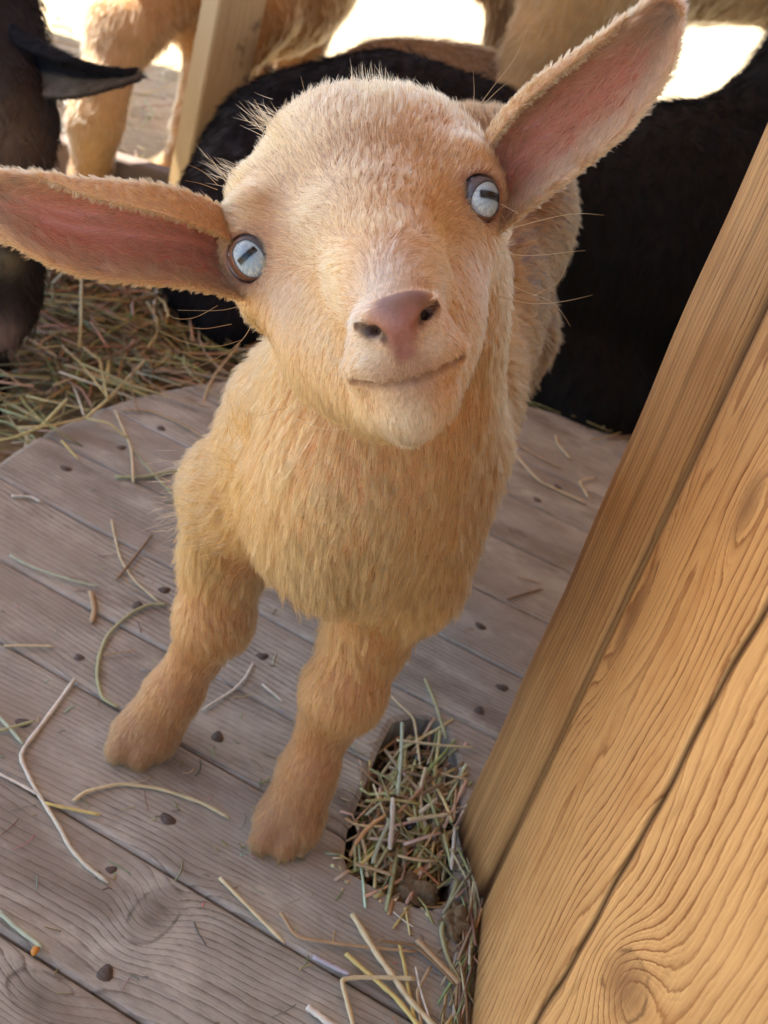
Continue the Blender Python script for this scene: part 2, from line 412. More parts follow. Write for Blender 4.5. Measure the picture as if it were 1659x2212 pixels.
f2 = np.sqrt((sD+.05+.02*zz+.006*smooth_noise(zz, s, .16, .3, 4))**2 + (.01+.05*zz)**2)/.0040 + .35*smooth_noise(zz, s, .05, .02, 6)
f0 = (sB+.004*smooth_noise(zz, s, .3, .3, 8))/.0030 + .5*smooth_noise(zz, s, .12, .02, 7)
f = np.where(sB < 0, f0, np.where(sD < -.003, f1, f2)); kn = np.zeros(len(f)); free = np.zeros(len(f))
VV = V.reshape(-1, 3)
for (kp, ru, rs, st_, core) in (((.1035, .312, .272), .013, .008, 3.0, .95), ((.1035, .372, .188), .032, .010, 3.2, .75), ((.116, .244, .137), .012, .0095, 5.5, .95), ((.1035, .36, .285), .03, .006, 2.2, .2)):
    j = np.argmin(np.linalg.norm(dense-np.array(kp[:2]), axis=1)); ks = per[j]
    side = (sB >= 0) & (sD < -.003) if kp[1] > .266 else sD >= 0
    d2 = ((zz-kp[2])/ru)**2+((s-ks)/rs)**2
    f = np.where(side, f+st_*np.exp(-d2/2.5), f); kn = np.where(side, np.maximum(kn, np.clip(1.15-np.sqrt(d2)/core, 0, 1)**.6), kn)
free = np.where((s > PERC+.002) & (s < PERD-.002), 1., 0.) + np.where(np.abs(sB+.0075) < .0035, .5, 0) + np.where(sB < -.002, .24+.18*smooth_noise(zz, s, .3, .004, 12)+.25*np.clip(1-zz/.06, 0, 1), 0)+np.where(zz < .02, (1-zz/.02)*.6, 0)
post = mesh_obj('timber_post', VV, Q, wood_post, None, smooth=False)
set_wood(post, f, kn, np.clip(free, 0, 1), np.stack([zz, s, np.where(sD >= 0, 3.7, np.where(sB < 0, 1.3, 0))], 1))
tag(post, 'thick honey-coloured timber post with knots and a long drying crack beside the kid', 'post')

# ------------------------------------------------------------------ ground, hay
GZ = -.06
gm = N('straw_ground', .95); c_ = gm.coord()
g1 = gm.noise(c_, 5, 6, .65); g2 = gm.noise(gm.vmath('MULTIPLY', c_, (1, 2.2, 1)), 60, 4, .7)
gm.col(gm.mix(gm.rng(g2, .35, .65), gm.mix(g1, (.26, .18, .09), (.38, .28, .15)), (.54, .42, .24)))
gm.bump(g2, .6, .01)
V = []; Fc = []; xs = np.concatenate([[-200, -40, -12], np.linspace(-4, 4, 81), [12, 40, 200]]); ys = np.concatenate([[-100, -20, -6], np.linspace(-2, 6, 81), [14, 50, 220]])
for y in ys:
    for x in xs: V.append((x, y, GZ + (.006*math.sin(x*3.1+y)*math.cos(y*2.3) if abs(x) < 5 and abs(y) < 7 else 0)))
nx = len(xs)
for i in range(len(ys)-1):
    for j in range(nx-1): a = i*nx+j; Fc.append((a, a+1, a+nx+1, a+nx))
ground = mesh_obj('ground', V, Fc, gm.m); tag(ground, kind='structure')

STRAWC = [srgb(*c) for c in ((190, 172, 128), (168, 148, 104), (205, 190, 150), (150, 130, 92), (158, 156, 112), (176, 158, 120), (140, 118, 84), (200, 184, 140), (214, 204, 176))]
def straw_mat(name):
    m = N(name, .55); a = m.attr('scol'); m.col(m.mix(m.rng(m.noise(m.coord(), 220, 3), .35, .65, 0, .35), a, m.mix(.5, a, (.05, .04, .02))))
    m.b.inputs['Specular IOR Level'].default_value = .35
    return m.m
SM = straw_mat('straw')
def hay_mass(name, items, mat, parent=None, sides=4):
    """items: list of (points, radius, colour, flat)"""
    V = []; Fc = []; Cc = []
    for pts, r, col, flat in items:
        v, f = tube(pts, [r]*len(pts) if np.isscalar(r) else r, sides, flat); o = len(V)
        V += list(v); Fc += [tuple(i+o for i in q) for q in f]; Cc += [col]*len(v)
    o = mesh_obj(name, V, Fc, mat, parent, smooth=True); vcol(o, 'scol', np.array(Cc)); return o
def rstraw(x, y, z, L, tilt=.15, bend=.15, R_=random):
    a = R_.uniform(0, 2*math.pi); d = np.array([math.cos(a), math.sin(a), R_.uniform(-tilt, tilt)]); side = np.array([-d[1], d[0], R_.uniform(-.6, .6)])
    b = R_.uniform(-bend, bend)*L; p = np.array([x, y, z]); ts = np.linspace(-.5, .5, 5)
    if R_.random() < .3:                   # a kinked stem
        k = R_.uniform(-.35, .35); return [p+d*t*L+side*(abs(t-.1)*k*L) for t in ts]
    return [p+d*t*L+side*b*(t*t*4-.5) for t in ts]
R2 = random.Random(21); items = []
def hay_h(x, y): return GZ + .042*math.exp(-(((x+.36)/.22)**2+((y-.98)/.28)**2)) + .012
for k in range(4950):
    if k >= 4600: x = R2.gauss(.22, .05); y = R2.gauss(1.10, .05)
    elif k < 3600: x = R2.gauss(-.36, .17); y = R2.gauss(1.02, .20)
    else: x = R2.uniform(-1.1, .5); y = R2.uniform(1.0, 2.4)
    d = math.hypot(x-PC[0], y-PC[1])
    if d < PR+.004 and R2.random() > .05*max(0, 1-(PR-d)/.05): continue
    z = hay_h(x, y)+R2.uniform(-.012, .014)
    if d < PR+.03: z = max(z, .0015+R2.uniform(0, .004)) if d < PR+.01 else z+.012
    L = R2.uniform(.03, .12); r = R2.uniform(.0006, .0017)
    items.append((rstraw(x, y, z, L, .18, .2, R2), r, tuple(c*R2.uniform(.7, 1.15) for c in R2.choice(STRAWC)), R2.choice([1, .5, .35])))
for pl in ([(40, 923), (108, 920), (187, 902), (230, 866), (313, 779)], [(187, 904), (234, 913), (274, 945)], [(133, 747), (173, 783), (202, 819), (230, 855)], [(180, 751), (216, 779), (232, 859)], [(176, 590), (175, 700), (172, 750)], [(85, 632), (280, 652)]):
    items.append(([fl(x, y, .006 if i < 3 else .004) for i, (x, y) in enumerate(pl)], .0014, srgb(196, 180, 124), .6))
hay = hay_mass('hay', items, SM); tag(hay, 'loose dry hay bedding heaped at the left edge of the wooden platform', 'hay', None, 'stuff')
R5 = random.Random(77); chaff = []
for k in range(420):                       # crumbs of hay and dust trodden over the boards
    a = R5.uniform(0, 2*math.pi); rr = PR*math.sqrt(R5.random())*.97; x, y = PC[0]+rr*math.cos(a), PC[1]+rr*math.sin(a)
    if R5.random() < .5: x, y = R5.gauss(-.02, .09), R5.gauss(.40, .10)
    if math.hypot(x-PC[0], y-PC[1]) > PR-.01: continue
    q_ = (PU @ (x, y), PV @ (x, y)); s_ = slot_span(q_[1])
    if (s_ and s_[0]-.003 < q_[0] < s_[1]+.003) or x > .098: continue
    L = R5.choice([.002, .003, .004, .007, .012]); chaff.append((rstraw(x, y, .0007, L, .02, .2, R5), R5.uniform(.00018, .0004), tuple(c*R5.uniform(.35, 1.) for c in R5.choice(STRAWC)), .6))
cho = hay_mass('chaff', chaff, SM); tag(cho, 'fine crumbs of hay and dust trodden over the grey boards', 'chaff', None, 'stuff')
# hay packed in the slot
items = []; R3 = random.Random(4); sc_ = slot.mean(0)
for k in range(380):
    for _ in range(40):
        q = sc_ + np.array([R3.gauss(0, .016), R3.gauss(0, .034)]); p = PU*q[0]+PV*q[1]; sp = slot_span(q[1])
        if sp and sp[0]+.003 < q[0] < sp[1]-.003: break
    L = R3.uniform(.012, .045); z = R3.uniform(-.016, .0012); pts = rstraw(p[0], p[1], z, L, .12, .08, R3)
    if R3.random() < .6:                    # most lie along the slot
        a = math.radians(R3.gauss(78, 22)); dd = np.array([math.cos(a), math.sin(a), R3.uniform(-.1, .1)]); pts = [np.array([p[0], p[1], z])+dd*t*L for t in np.linspace(-.5, .5, 4)]
    ok = []
    for pt in pts:
        q2 = (pt[:2] @ PU, pt[:2] @ PV); s2 = slot_span(q2[1])
        if not (s2 and s2[0]-.0005 < q2[0] < s2[1]+.0005): pt = pt.copy(); pt[2] = max(pt[2], .0012)
        ok.append(pt)
    items.append((ok, R3.uniform(.0005, .00125), tuple(min(1, c*R3.uniform(.9, 1.4)) for c in R3.choice(STRAWC)), R3.choice([1, .5])))
sh = hay_mass('hay', items, SM); tag(sh, 'short hay stems packed into the oblong slot of the platform', 'hay', None, 'stuff')
# straw wedged along the foot of the post
items = []
for k in range(90):
    y = R3.uniform(.27, .40); x = .1005 - abs(R3.gauss(0, .0035)); a = R3.gauss(math.pi/2, .25); L = R3.uniform(.012, .05)
    items.append(([np.array([x, y, .0012])+np.array([math.cos(a), math.sin(a), 0])*t*L+np.array([0, 0, R3.uniform(0, .004)]) for t in (-.5, 0, .5)], R3.uniform(.0004, .0009), tuple(c*R3.uniform(.6, 1.) for c in R3.choice(STRAWC)), .6))
sh = hay_mass('hay', items, SM); tag(sh, 'thin hay stems wedged along the foot of the honey-coloured post', 'hay', None, 'stuff')
# floor of the slot
so = PU*sc_[0]+PV*sc_[1]
dm = N('dark_soil', 1.); dm.col(dm.mix(dm.noise(dm.coord(), 160, 4), (.03, .022, .014), (.11, .08, .045))); dm.bump(dm.noise(dm.coord(), 200, 4), .8, .004)
V = []; Fc = []; n = 24
for j in range(n+1):
    for i in range(n+1): V.append((so[0]-.05+.1*i/n, so[1]-.09+.18*j/n, -.021+.004*math.sin(i*1.3)*math.cos(j*.9)))
for j in range(n):
    for i in range(n): a = j*(n+1)+i; Fc.append((a, a+1, a+n+2, a+n+1))
o = mesh_obj('slot_floor', V, Fc, dm.m, plat)
# droppings and a clod in the slot, crumbs of dirt at the foot of the post
pm = N('dropping', .35); pm.col((.018, .013, .01)); pm.bump(pm.noise(pm.coord(), 500, 2), .3, .001)
def blob(name, c, r, mat, amp=.1, seed=0, seg=3):
    bm = bmesh.new(); bmesh.ops.create_icosphere(bm, subdivisions=seg, radius=1); rr = random.Random(seed); ph = [rr.uniform(0, 6) for _ in range(6)]
    for v in bm.verts:
        d = v.co.copy(); q = 1+amp*(math.sin(d.x*3+ph[0])*math.sin(d.y*4+ph[1])+.6*math.sin(d.z*7+ph[2]+d.x*5)+.4*math.sin(d.y*11+ph[3]))
        v.co = Vector((c[0]+d.x*r[0]*q, c[1]+d.y*r[1]*q, c[2]+d.z*r[2]*q))
    me = bpy.data.meshes.new(name); bm.to_mesh(me); bm.free(); me.polygons.foreach_set('use_smooth', [True]*len(me.polygons)); me.materials.append(mat)
    o = bpy.data.objects.new(name, me); C.objects.link(o); return o
for (px, py, r, lab) in ((886, 1785, .0042, 'dark round dropping halfway down the hay-filled slot'), (881, 1900, .0040, 'dark round dropping beside the brown clod at the near end of the slot'), (905, 1640, .0036, 'dark dropping under the stems near the far end of the slot')):
    p = fl(px, py, -.004); tag(blob('dropping', p, (r, r, r*.9), pm.m, .05, 3), lab, 'dropping', 'droppings in the slot')
clm = N('clod', .95); clm.col(clm.mix(clm.noise(clm.coord(), 400, 4), (.07, .045, .02), (.24, .17, .09))); clm.bump(clm.noise(clm.coord(), 500, 4), .9, .002)
p = fl(895, 1928, -.004); tag(blob('dirt_clod', p, (.012, .009, .006), clm.m, .22, 5, 4), 'crumbly brown clod of dirt at the near end of the slot', 'dirt clod')
p = fl(985, 1990, .002); tag(blob('dirt_clod', p, (.0055, .009, .004), clm.m, .3, 8, 4), 'small dark dirt clod against the foot of the post', 'dirt clod')

# ------------------------------------------------------------------ single stems on the boards
WH, PA, YE, TA, GN, BR, LV, MN, RD = srgb(216, 210, 194), srgb(208, 192, 152), srgb(204, 186, 116), srgb(178, 152, 116), srgb(168, 168, 126), srgb(136, 108, 74), srgb(176, 172, 180), srgb(176, 188, 164), srgb(150, 92, 56)
ST = [
 ([(162, 1467), (102, 1550), (40, 1630), (68, 1690), (95, 1735), (130, 1790), (150, 1830), (185, 1870), (235, 1907)], 1.25, WH, 'long crooked pale stem zigzagging down the left front boards'),
 ([(97, 1735), (150, 1747), (217, 1760)], 1.1, YE, 'short yellowish stem branching right from the long crooked pale stem'),
 ([(-25, 1525), (10, 1560), (50, 1607)], 1.3, MN, 'pale green stem entering at the left edge above the crooked stem'),
 ([(-12, 1582), (30, 1570), (75, 1557)], 1.1, GN, 'greenish stem crossing another at the left edge of the boards'),
 ([(159, 1730), (185, 1710), (260, 1692), (345, 1703), (440, 1735), (495, 1767)], 1.2, PA, 'arched stem fading to green in front of the two hooves'),
 ([(-8, 1668), (40, 1692), (82, 1716)], 1.0, WH, 'thin whitish stem lying in a board seam at the left edge'),
 ([(-4, 1968), (40, 2008), (92, 2046)], 1.3, MN, 'pale bluish green stem at the bottom left corner'),
 ([(475, 1896), (540, 1962), (615, 2037)], 1.2, PA, 'straight cream stem ending at a seam near the large oval knot'),
 ([(607, 1972), (639, 2025), (760, 2043), (900, 2056)], 1.1, TA, 'tan stem bent sharply near its left end in front'),
 ([(762, 1975), (810, 2055), (854, 2116), (884, 2160), (960, 2240)], 1.9, PA, 'thickest cream stem running diagonally over the front boards'),
 ([(747, 2060), (799, 2106), (854, 2153), (920, 2235)], 1.5, YE, 'bright yellow stem lying diagonally in the front'),
 ([(896, 2114), (835, 2112), (772, 2111), (737, 2116), (749, 2160), (768, 2235)], 1.3, PA, 'stem folded at a right angle at the bottom of the picture'),
 ([(664, 2174), (690, 2194), (730, 2225)], 1.9, WH, 'short thick white stem cut off at the bottom'),
 ([(677, 2066), (720, 2088), (758, 2106)], 1.5, LV, 'short lavender grey stem lying in the front seam'),
 ([(902, 2031), (950, 2082), (1000, 2133)], 2.1, TA, 'thick tan stem beside the foot of the post'),
 ([(815, 2033), (860, 2036), (898, 2043), (952, 2092), (985, 2130)], .9, BR, 'thin brownish stem with a bend near the foot of the post'),
 ([(861, 2034), (875, 2090), (881, 2133), (902, 2235)], 1.1, YE, 'yellowish stem standing upright in the picture at the bottom'),
 ([(930, 2089), (901, 2143), (906, 2180), (912, 2235)], 1.0, TA, 'tan hooked stem at the bottom beside the yellowish ones'),
 ([(898, 2089), (907, 2136), (936, 2225)], .6, WH, 'hair-thin white stem at the bottom near the post'),
 ([(988, 1905), (968, 1960), (952, 2010), (963, 2058), (980, 2099)], 1.3, GN, 'green kinked stem between the slot and the foot of the post'),
 ([(850, 1970), (870, 1987), (895, 2004)], .5, WH, 'tiny thin stem just in front of the slot'),
 ([(241, 1123), (248, 1160), (259, 1206), (288, 1253), (346, 1303)], .9, PA, 'curved thin stem left of the kid leg running to its knee'),
 ([(328, 1156), (290, 1205), (252, 1253)], 1.1, BR, 'brown stem crossing the curved one left of the leg'),
 ([(22, 1199), (50, 1216), (83, 1230), (162, 1255), (216, 1267)], 1.0, MN, 'mint green stem on the left boards'),
 ([(196, 1278), (205, 1318), (198, 1345)], 1.9, TA, 'short thick tan stem piece across a seam on the left boards'),
 ([(360, 1305), (324, 1305), (288, 1321), (255, 1348), (230, 1375), (214, 1419), (209, 1462), (220, 1509), (256, 1528)], 1.3, GN, 'long looping green stem curling beside the kid left-hand leg'),
 ([(9, 1395), (60, 1394), (117, 1396)], .9, PA, 'straight cream stem crossing the seam at the left edge'),
 ([(223, 1415), (260, 1409), (292, 1404)], .6, TA, 'faint thin stem inside the curve of the looping green stem'),
 ([(547, 1433), (530, 1465), (504, 1491), (436, 1534)], .9, WH, 'curved whitish stem between the two front legs'),
 ([(567, 1478), (588, 1496), (610, 1515)], .9, WH, 'short white stem splinter between the front legs'),
 ([(25, 1071), (48, 1071), (68, 1073), (88, 1084)], 1.2, WH, 'small white forked splinter over a nail at the far left'),
 ([(248, 887), (270, 935), (284, 970), (287, 1008), (288, 1042)], 1.2, PA, 'bent cream stem hanging from the hay over the far left boards'),
 ([(288, 970), (331, 1024), (382, 1078)], .9, GN, 'thin greenish stem pointing at the kid shoulder'),
 ([(250, 1030), (306, 1031), (375, 1018), (439, 1003)], 1.8, GN, 'thick olive stem left of the kid shoulder'),
 ([(266, 886), (324, 887), (389, 913), (439, 945)], 1.3, TA, 'blurred tan stem on the far boards behind the kid shoulder'),
 ([(133, 952), (169, 992)], 1.0, YE, 'short yellow stem near the far left board edge'),
 ([(1099, 966), (1164, 1040), (1215, 1063), (1268, 1088)], 1.6, PA, 'long bent pale stem on the boards between the kid and the post'),
 ([(1200, 941), (1205, 960), (1232, 991)], 1.5, PA, 'short pale stem in front of the black goat'),
 ([(1101, 950), (1160, 985), (1214, 1013)], 1.2, TA, 'tan stem above the long bent stem right of the kid'),
 ([(1286, 1031), (1250, 1040), (1272, 1076)], 1.4, PA, 'V-shaped pale stem beside the post edge'),
 ([(1097, 1295), (1140, 1280), (1172, 1272)], 1.0, BR, 'brown stem on the boards right of the kid chest'),
 ([(1118, 1246), (1168, 1260)], .7, TA, 'fine tan stem above the brown one right of the chest'),
 ([(833, 1492), (866, 1525), (895, 1552), (908, 1657)], .8, PA, 'kinked stem reaching out of the slot towards the right leg'),
 ([(918, 1466), (933, 1500), (946, 1535), (963, 1596)], 1.1, GN, 'green stem sticking out of the far end of the slot'),
 ([(857, 1599), (963, 1611), (1025, 1615)], 1.1, PA, 'cream stem lying across the slot towards the post'),
 ([(881, 1771), (925, 1765), (973, 1759)], 1.2, PA, 'pale stem lying across the middle of the slot'),
 ([(983, 1790), (979, 1835), (975, 1878)], 1.1, WH, 'whitish stem along the right rim of the slot'),
 ([(849, 1725), (847, 1780), (842, 1834)], 1.5, WH, 'whitest stem lying lengthwise in the slot'),
 ([(766, 1866), (805, 1876), (847, 1890)], 1.2, TA, 'tan stem across the near left corner of the slot'),
 ([(908, 1873), (930, 1893), (951, 1912)], .9, RD, 'reddish brown stem at the near right of the slot'),
 ([(844, 1770), (822, 1815), (804, 1865)], 1.1, MN, 'green stem lengthwise in the near half of the slot'),
 ([(869, 1562), (867, 1637), (859, 1718)], 1.2, MN, 'light green stem lengthwise in the far half of the slot')]
for i, (pl, r, col, lab) in enumerate(ST):
    z = .0014 + .0003*(i % 4) + (.0012 if 8 <= i <= 18 else 0)
    if i >= 42: z = .0028
    P3 = [np.array(fl(x, y, z)) for x, y in pl]; k = np.linspace(0, 1, len(P3)); tt = np.linspace(0, 1, len(P3)*4)
    co = np.stack([np.interp(tt, k, [p[c] for p in P3]) for c in range(3)], 1); co[1:-1] = .25*co[:-2]+.5*co[1:-1]+.25*co[2:]
    rr = np.array([r*.0009*(1+.12*math.sin(q*2.1+i)) for q in range(len(co))]); rr[-1] *= .6
    v, f_ = tube(co, rr, 7, .7); o = mesh_obj('hay_stem', v, f_, SM)
    cc = np.tile(np.array(col), (len(v), 1)); g_ = np.repeat(np.linspace(0, 1, len(co)), 7)
    if i in (4, 0, 23): cc = lerp_c(cc, g_, GN) if False else cc*(1-.35*g_[:, None])+np.array(GN)*.35*g_[:, None]
    vcol(o, 'scol', cc); tag(o, lab, 'hay stem', 'single hay stems on the boards')
sm = N('seed_husk', .5); sm.col(srgb(190, 130, 50)); p = fl(76, 2053, .0012); tag(blob('seed_husk', p, (.0016, .0028, .0012), sm.m, .1, 2, 2), 'tiny orange seed husk below the bluish stem at bottom left', 'seed husk')

# ------------------------------------------------------------------ shelter frame behind
wood_stud = wood_mat('pine_stud', srgb(206, 176, 128), srgb(170, 132, 84), srgb(96, 60, 34), .6, .7, None, .0004, .3)
wood_rail = wood_mat('grey_rail', srgb(132, 116, 106), srgb(96, 82, 74), srgb(70, 56, 48), .8, .7, None, .0004, .3)
def wbox(name, c, sx, sy, z0, z1, rot, mat, parent=None, axis='z', w=.004, knots=()):
    """sawn stick with slightly rounded arrises, grain along its length"""
    L = z1-z0; n = max(6, int(L/.02)); b = .0025; cs = [(-sx+b, -sy), (sx-b, -sy), (sx, -sy+b), (sx, sy-b), (sx-b, sy), (-sx+b, sy), (-sx, sy-b), (-sx, -sy+b)]
    dn = []
    for (a, e) in zip(cs, cs[1:]+cs[:1]):
        for k in range(5): dn.append((a[0]+(e[0]-a[0])*k/5, a[1]+(e[1]-a[1])*k/5))
    dn = np.array(dn); m = len(dn); V = []; pr = np.concatenate([[0], np.cumsum(np.linalg.norm(np.diff(dn, axis=0), axis=1))])
    for i in range(n+1):
        t = z0+L*i/n
        for x, y in dn: V.append((x, y, t))
    V = np.array(V); Fc = [(i*m+k, i*m+(k+1) % m, (i+1)*m+(k+1) % m, (i+1)*m+k) for i in range(n) for k in range(m)]+[tuple(range(m))[::-1], tuple(n*m+k for k in range(m))]
    g = V[:, 0]/w+.5*smooth_noise(V[:, 2], V[:, 0]+V[:, 1], .2, .02, 5)+V[:, 1]/w*.35; kn = np.zeros(len(V))
    for kz, ks, kr in knots: d2 = ((V[:, 2]-kz)/kr)**2+((np.tile(pr, n+1)-ks)/kr)**2; kn = np.maximum(kn, np.exp(-d2*1.5))
    wu = np.stack([V[:, 2], np.tile(pr, n+1), np.zeros(len(V))], 1)
    if axis == 'x': V = V[:, [2, 1, 0]]*np.array([1, 1, -1])
    ca, sa = math.cos(rot), math.sin(rot); V = np.stack([V[:, 0]*ca-V[:, 1]*sa, V[:, 0]*sa+V[:, 1]*ca, V[:, 2]], 1)+np.array(c)
    o = mesh_obj(name, V, Fc, mat, parent, smooth=False); set_wood(o, g, kn, g*0, wu); return o
stud = wbox('wooden_stud', (-.338, 1.325, 0), .018, .031, GZ, 1.64, math.radians(-40), wood_stud, knots=((.19, .10, .03),))
tag(stud, 'upright sawn pine stud behind the kid, its left face pale and lit', 'stud')
rail = wbox('wooden_rail', (-.42, 1.40, -.012), .022, .018, -.19, .12, math.radians(4), wood_rail, axis='x')
tag(rail, 'weathered grey rail lying low on the hay left of the pine stud', 'rail')
# unseen plank wall behind the post, added to darken the right side
wt = empty('shade_wall', (.62, -.2, 0), 'unseen plank wall added behind the timber post to darken the right side', 'wall')
roofm = wood_mat('roof_boards', srgb(190, 150, 104), srgb(140, 104, 70), srgb(90, 60, 40), .7, .7)
for k in range(14):
    y0 = -1.3+k*.17; V = [(x, y, z_) for x in (.62, .645) for (y, z_) in ((y0, GZ), (y0+.166, GZ), (y0+.166, 1.655), (y0, 1.655))]
    o = mesh_obj('board', V, [(3, 2, 1, 0), (4, 5, 6, 7), (0, 1, 5, 4), (1, 2, 6, 5), (2, 3, 7, 6), (3, 0, 4, 7)], roofm, wt, smooth=False)
    V = np.array(V); set_wood(o, V[:, 1]/.004, V[:, 0]*0, V[:, 0]*0, np.stack([V[:, 2], V[:, 1], V[:, 0]], 1))
# unseen roof, shaped to shade the near part of the shelter
roofm = wood_mat('roof_boards', srgb(190, 150, 104), srgb(140, 104, 70), srgb(90, 60, 40), .7, .7)
rt = empty('shelter_roof', (0, .3, 1.66), 'unseen plank roof shaped to shade the goat shelter and platform', 'roof')
for k in range(-3, 22):
    x0 = -1.75+k*.17; V = []; YE_ = 1.72 if k in (1, 2) else 2.95; YS_ = 1.2 if k < 2 else -1.3  # left boards cut short to let sun onto the orange goat and ground
    for z_ in (1.66, 1.685):
        for (x, y) in ((x0, YS_), (x0+.166, YS_), (x0+.166, YE_), (x0, YE_)): V.append((x, y, z_))
    o = mesh_obj('board', V, [(3, 2, 1, 0), (4, 5, 6, 7), (0, 1, 5, 4), (1, 2, 6, 5), (2, 3, 7, 6), (3, 0, 4, 7)], roofm, rt, smooth=False)
    V = np.array(V); set_wood(o, V[:, 0]/.004, V[:, 0]*0, V[:, 0]*0, np.stack([V[:, 1], V[:, 0], V[:, 2]], 1))
# ------------------------------------------------------------------ the kid: one continuous body
def P(px, py, d, r): return (at(px, py, d), r*d/F_)
def surf(f, px, py, d0=.2, d1=.5):         # depth of the surface of f along the sight line
    r = ray(px, py); D = np.arange(d0, d1, .0004); Q = CAM + D[:, None]*r
    ii = [np.clip(np.searchsorted(f.ax[k], Q[:, k]), 1, len(f.ax[k])-1) for k in range(3)]
    v = f.F[ii[0], ii[1], ii[2]]; h = np.nonzero(v < 0)[0]
    return D[h[0]] if len(h) else None
def S(f, px, py, r, off=0.):
    d = surf(f, px, py) + off; return (at(px, py, d), r*d/F_)
MOUTH = ((744, 822, 5), (768, 831, 7), (802, 836, 8), (840, 836, 9), (880, 829, 9), (920, 817, 9), (952, 802, 9), (980, 785, 8), (1000, 768, 5))
def kid_field():
    f = Field((-.135, .235, -.003), (.085, .76, .362), ((-.09, .258, .252), (.032, .385, .358)), h=.003, hf=.0009)
    # trunk
    f.chain([((-.018, .42, .178), .045), ((-.014, .50, .195), .054), ((-.012, .58, .21), .056), ((-.006, .66, .247), .054), ((-.004, .71, .246), .050)], .03)
    # shoulders, breast
    f.cone((-.056, .422, .160), .025, (-.036, .430, .212), .026, .022)
    f.cone((.016, .407, .155), .026, (.010, .43, .205), .032, .018)
    f.cone((-.014, .388, .176), .030, (-.016, .385, .205), .033, .022)
    # neck
    f.cone((-.034, .408, .240), .020, (-.046, .426, .200), .026, .022)
    f.chain([((-.014, .41, .20), .046), ((-.014, .402, .235), .038), ((-.018, .400, .27), .033), ((-.022, .395, .30), .032)], .02)
    # fore legs
    f.chain([((.012, .415, .155), .026), ((.010, .411, .118), .0170), ((.008, .402, .086), .0168), ((.0055, .404, .064), .0106), ((.0045, .401, .038), .0118), ((.004, .396, .015), .0158)], .010)
    f.cone((-.0025, .389, .010), .0115, (-.0055, .381, .0055), .0068, .003); f.cone((.0075, .389, .010), .0115, (.0045, .381, .0055), .0068, .003)
    f.chain([((-.064, .428, .155), .025), ((-.063, .430, .118), .0172), ((-.060, .424, .086), .0162), ((-.064, .426, .062), .0104), ((-.070, .424, .038), .0118), ((-.076, .421, .015), .0156)], .010)
    f.cone((-.084, .415, .010), .0115, (-.087, .407, .0055), .0068, .003); f.cone((-.074, .415, .010), .0115, (-.077, .407, .0055), .0068, .003)
    # hind legs under the rump
    for x in (-.045, .025):
        f.chain([((x, .67, .18), .045), ((x, .65, .12), .030), ((x, .69, .075), .017), ((x, .67, .03), .013), ((x, .66, .008), .015)], .02)
    # skull
    f.chain([P(598, 442, .387, 104), P(760, 380, .394, 122), P(908, 380, .388, 112)], .018)
    f.cone(*P(760, 395, .402, 140), *P(770, 430, .398, 140), .02)
    f.cone(*P(714, 334, .394, 80), *P(870, 320, .394, 84), .02)
    # brow ridges / orbits
    f.cone(*P(542, 470, .367, 58), *P(553, 520, .364, 54), .010); f.cone(*P(556, 560, .372, 68), *P(590, 600, .370, 66), .012)
    f.cone(*P(1000, 360, .367, 56), *P(1010, 395, .364, 52), .010); f.cone(*P(1004, 430, .372, 66), *P(980, 480, .370, 62), .012)
    # forehead to nose bridge
    f.chain([P(780, 430, .372, 134), P(812, 530, .350, 112), P(840, 615, .324, 78), P(854, 680, .309, 60)], .024)
    # cheeks
    f.chain([P(634, 622, .375, 79), P(726, 745, .361, 66), P(812, 838, .345, 50)], .02)
    f.chain([P(965, 540, .373, 78), P(925, 690, .360, 68), P(912, 795, .345, 52)], .02)
    f.chain([P(800, 590, .380, 160), P(826, 730, .358, 132), P(868, 840, .336, 76)], .02)
    # upper lip pads, chin
    f.chain([P(815, 765, .3105, 58), P(785, 798, .316, 44)], .010)
    f.chain([P(925, 740, .3105, 56), P(968, 760, .316, 42)], .010)
    f.chain([P(866, 740, .308, 60), P(872, 785, .311, 54)], .010)
    f.chain([P(840, 868, .325, 44), P(888, 878, .320, 54), P(932, 855, .325, 42)], .010)
    # nose pad
    f.chain([P(794, 694, .3005, 26), P(828, 690, .2975, 26), P(856, 690, .2965, 24), P(886, 674, .2975, 26), P(920, 662, .3005, 26)], .006)
    f.cone(*P(862, 700, .2965, 26), *P(870, 740, .2995, 20), .006)
    # nostrils
    f.chain([S(f, 764, 702, 9), S(f, 784, 711, 14, .0), S(f, 808, 721, 17, .0002), S(f, 832, 731, 12)], .0008, True); f.cone(*S(f, 812, 716, 14, .001), *S(f, 822, 704, 10, .008), .0015, True)
    f.chain([S(f, 945, 652, 9), S(f, 932, 669, 14, .0), S(f, 917, 687, 16, .0002), S(f, 901, 703, 11)], .0008, True); f.cone(*S(f, 914, 684, 13, .001), *S(f, 902, 678, 10, .008), .0015, True)
    # philtrum and mouth line
    f.chain([S(f, 866, 728, 3), S(f, 872, 760, 5), S(f, 877, 806, 5)], .002, True)
    global kf0; kf0 = Field((0, 0, 0), (.1, .1, .1)); kf0.ax = f.ax; kf0.F = f.F.copy()
    f.chain([S(f, x, y, r) for x, y, r in MOUTH], .002, True)
    # eye sockets
    eyes = []
    for (x, y, a) in ((542, 558, 0), (1030, 431, 0)):
        d = surf(f, x, y); c = at(x, y, d+.0051); eyes.append(c)
        f.ell(c, (.0079,)*3, None, .0015, True)
    return f, eyes
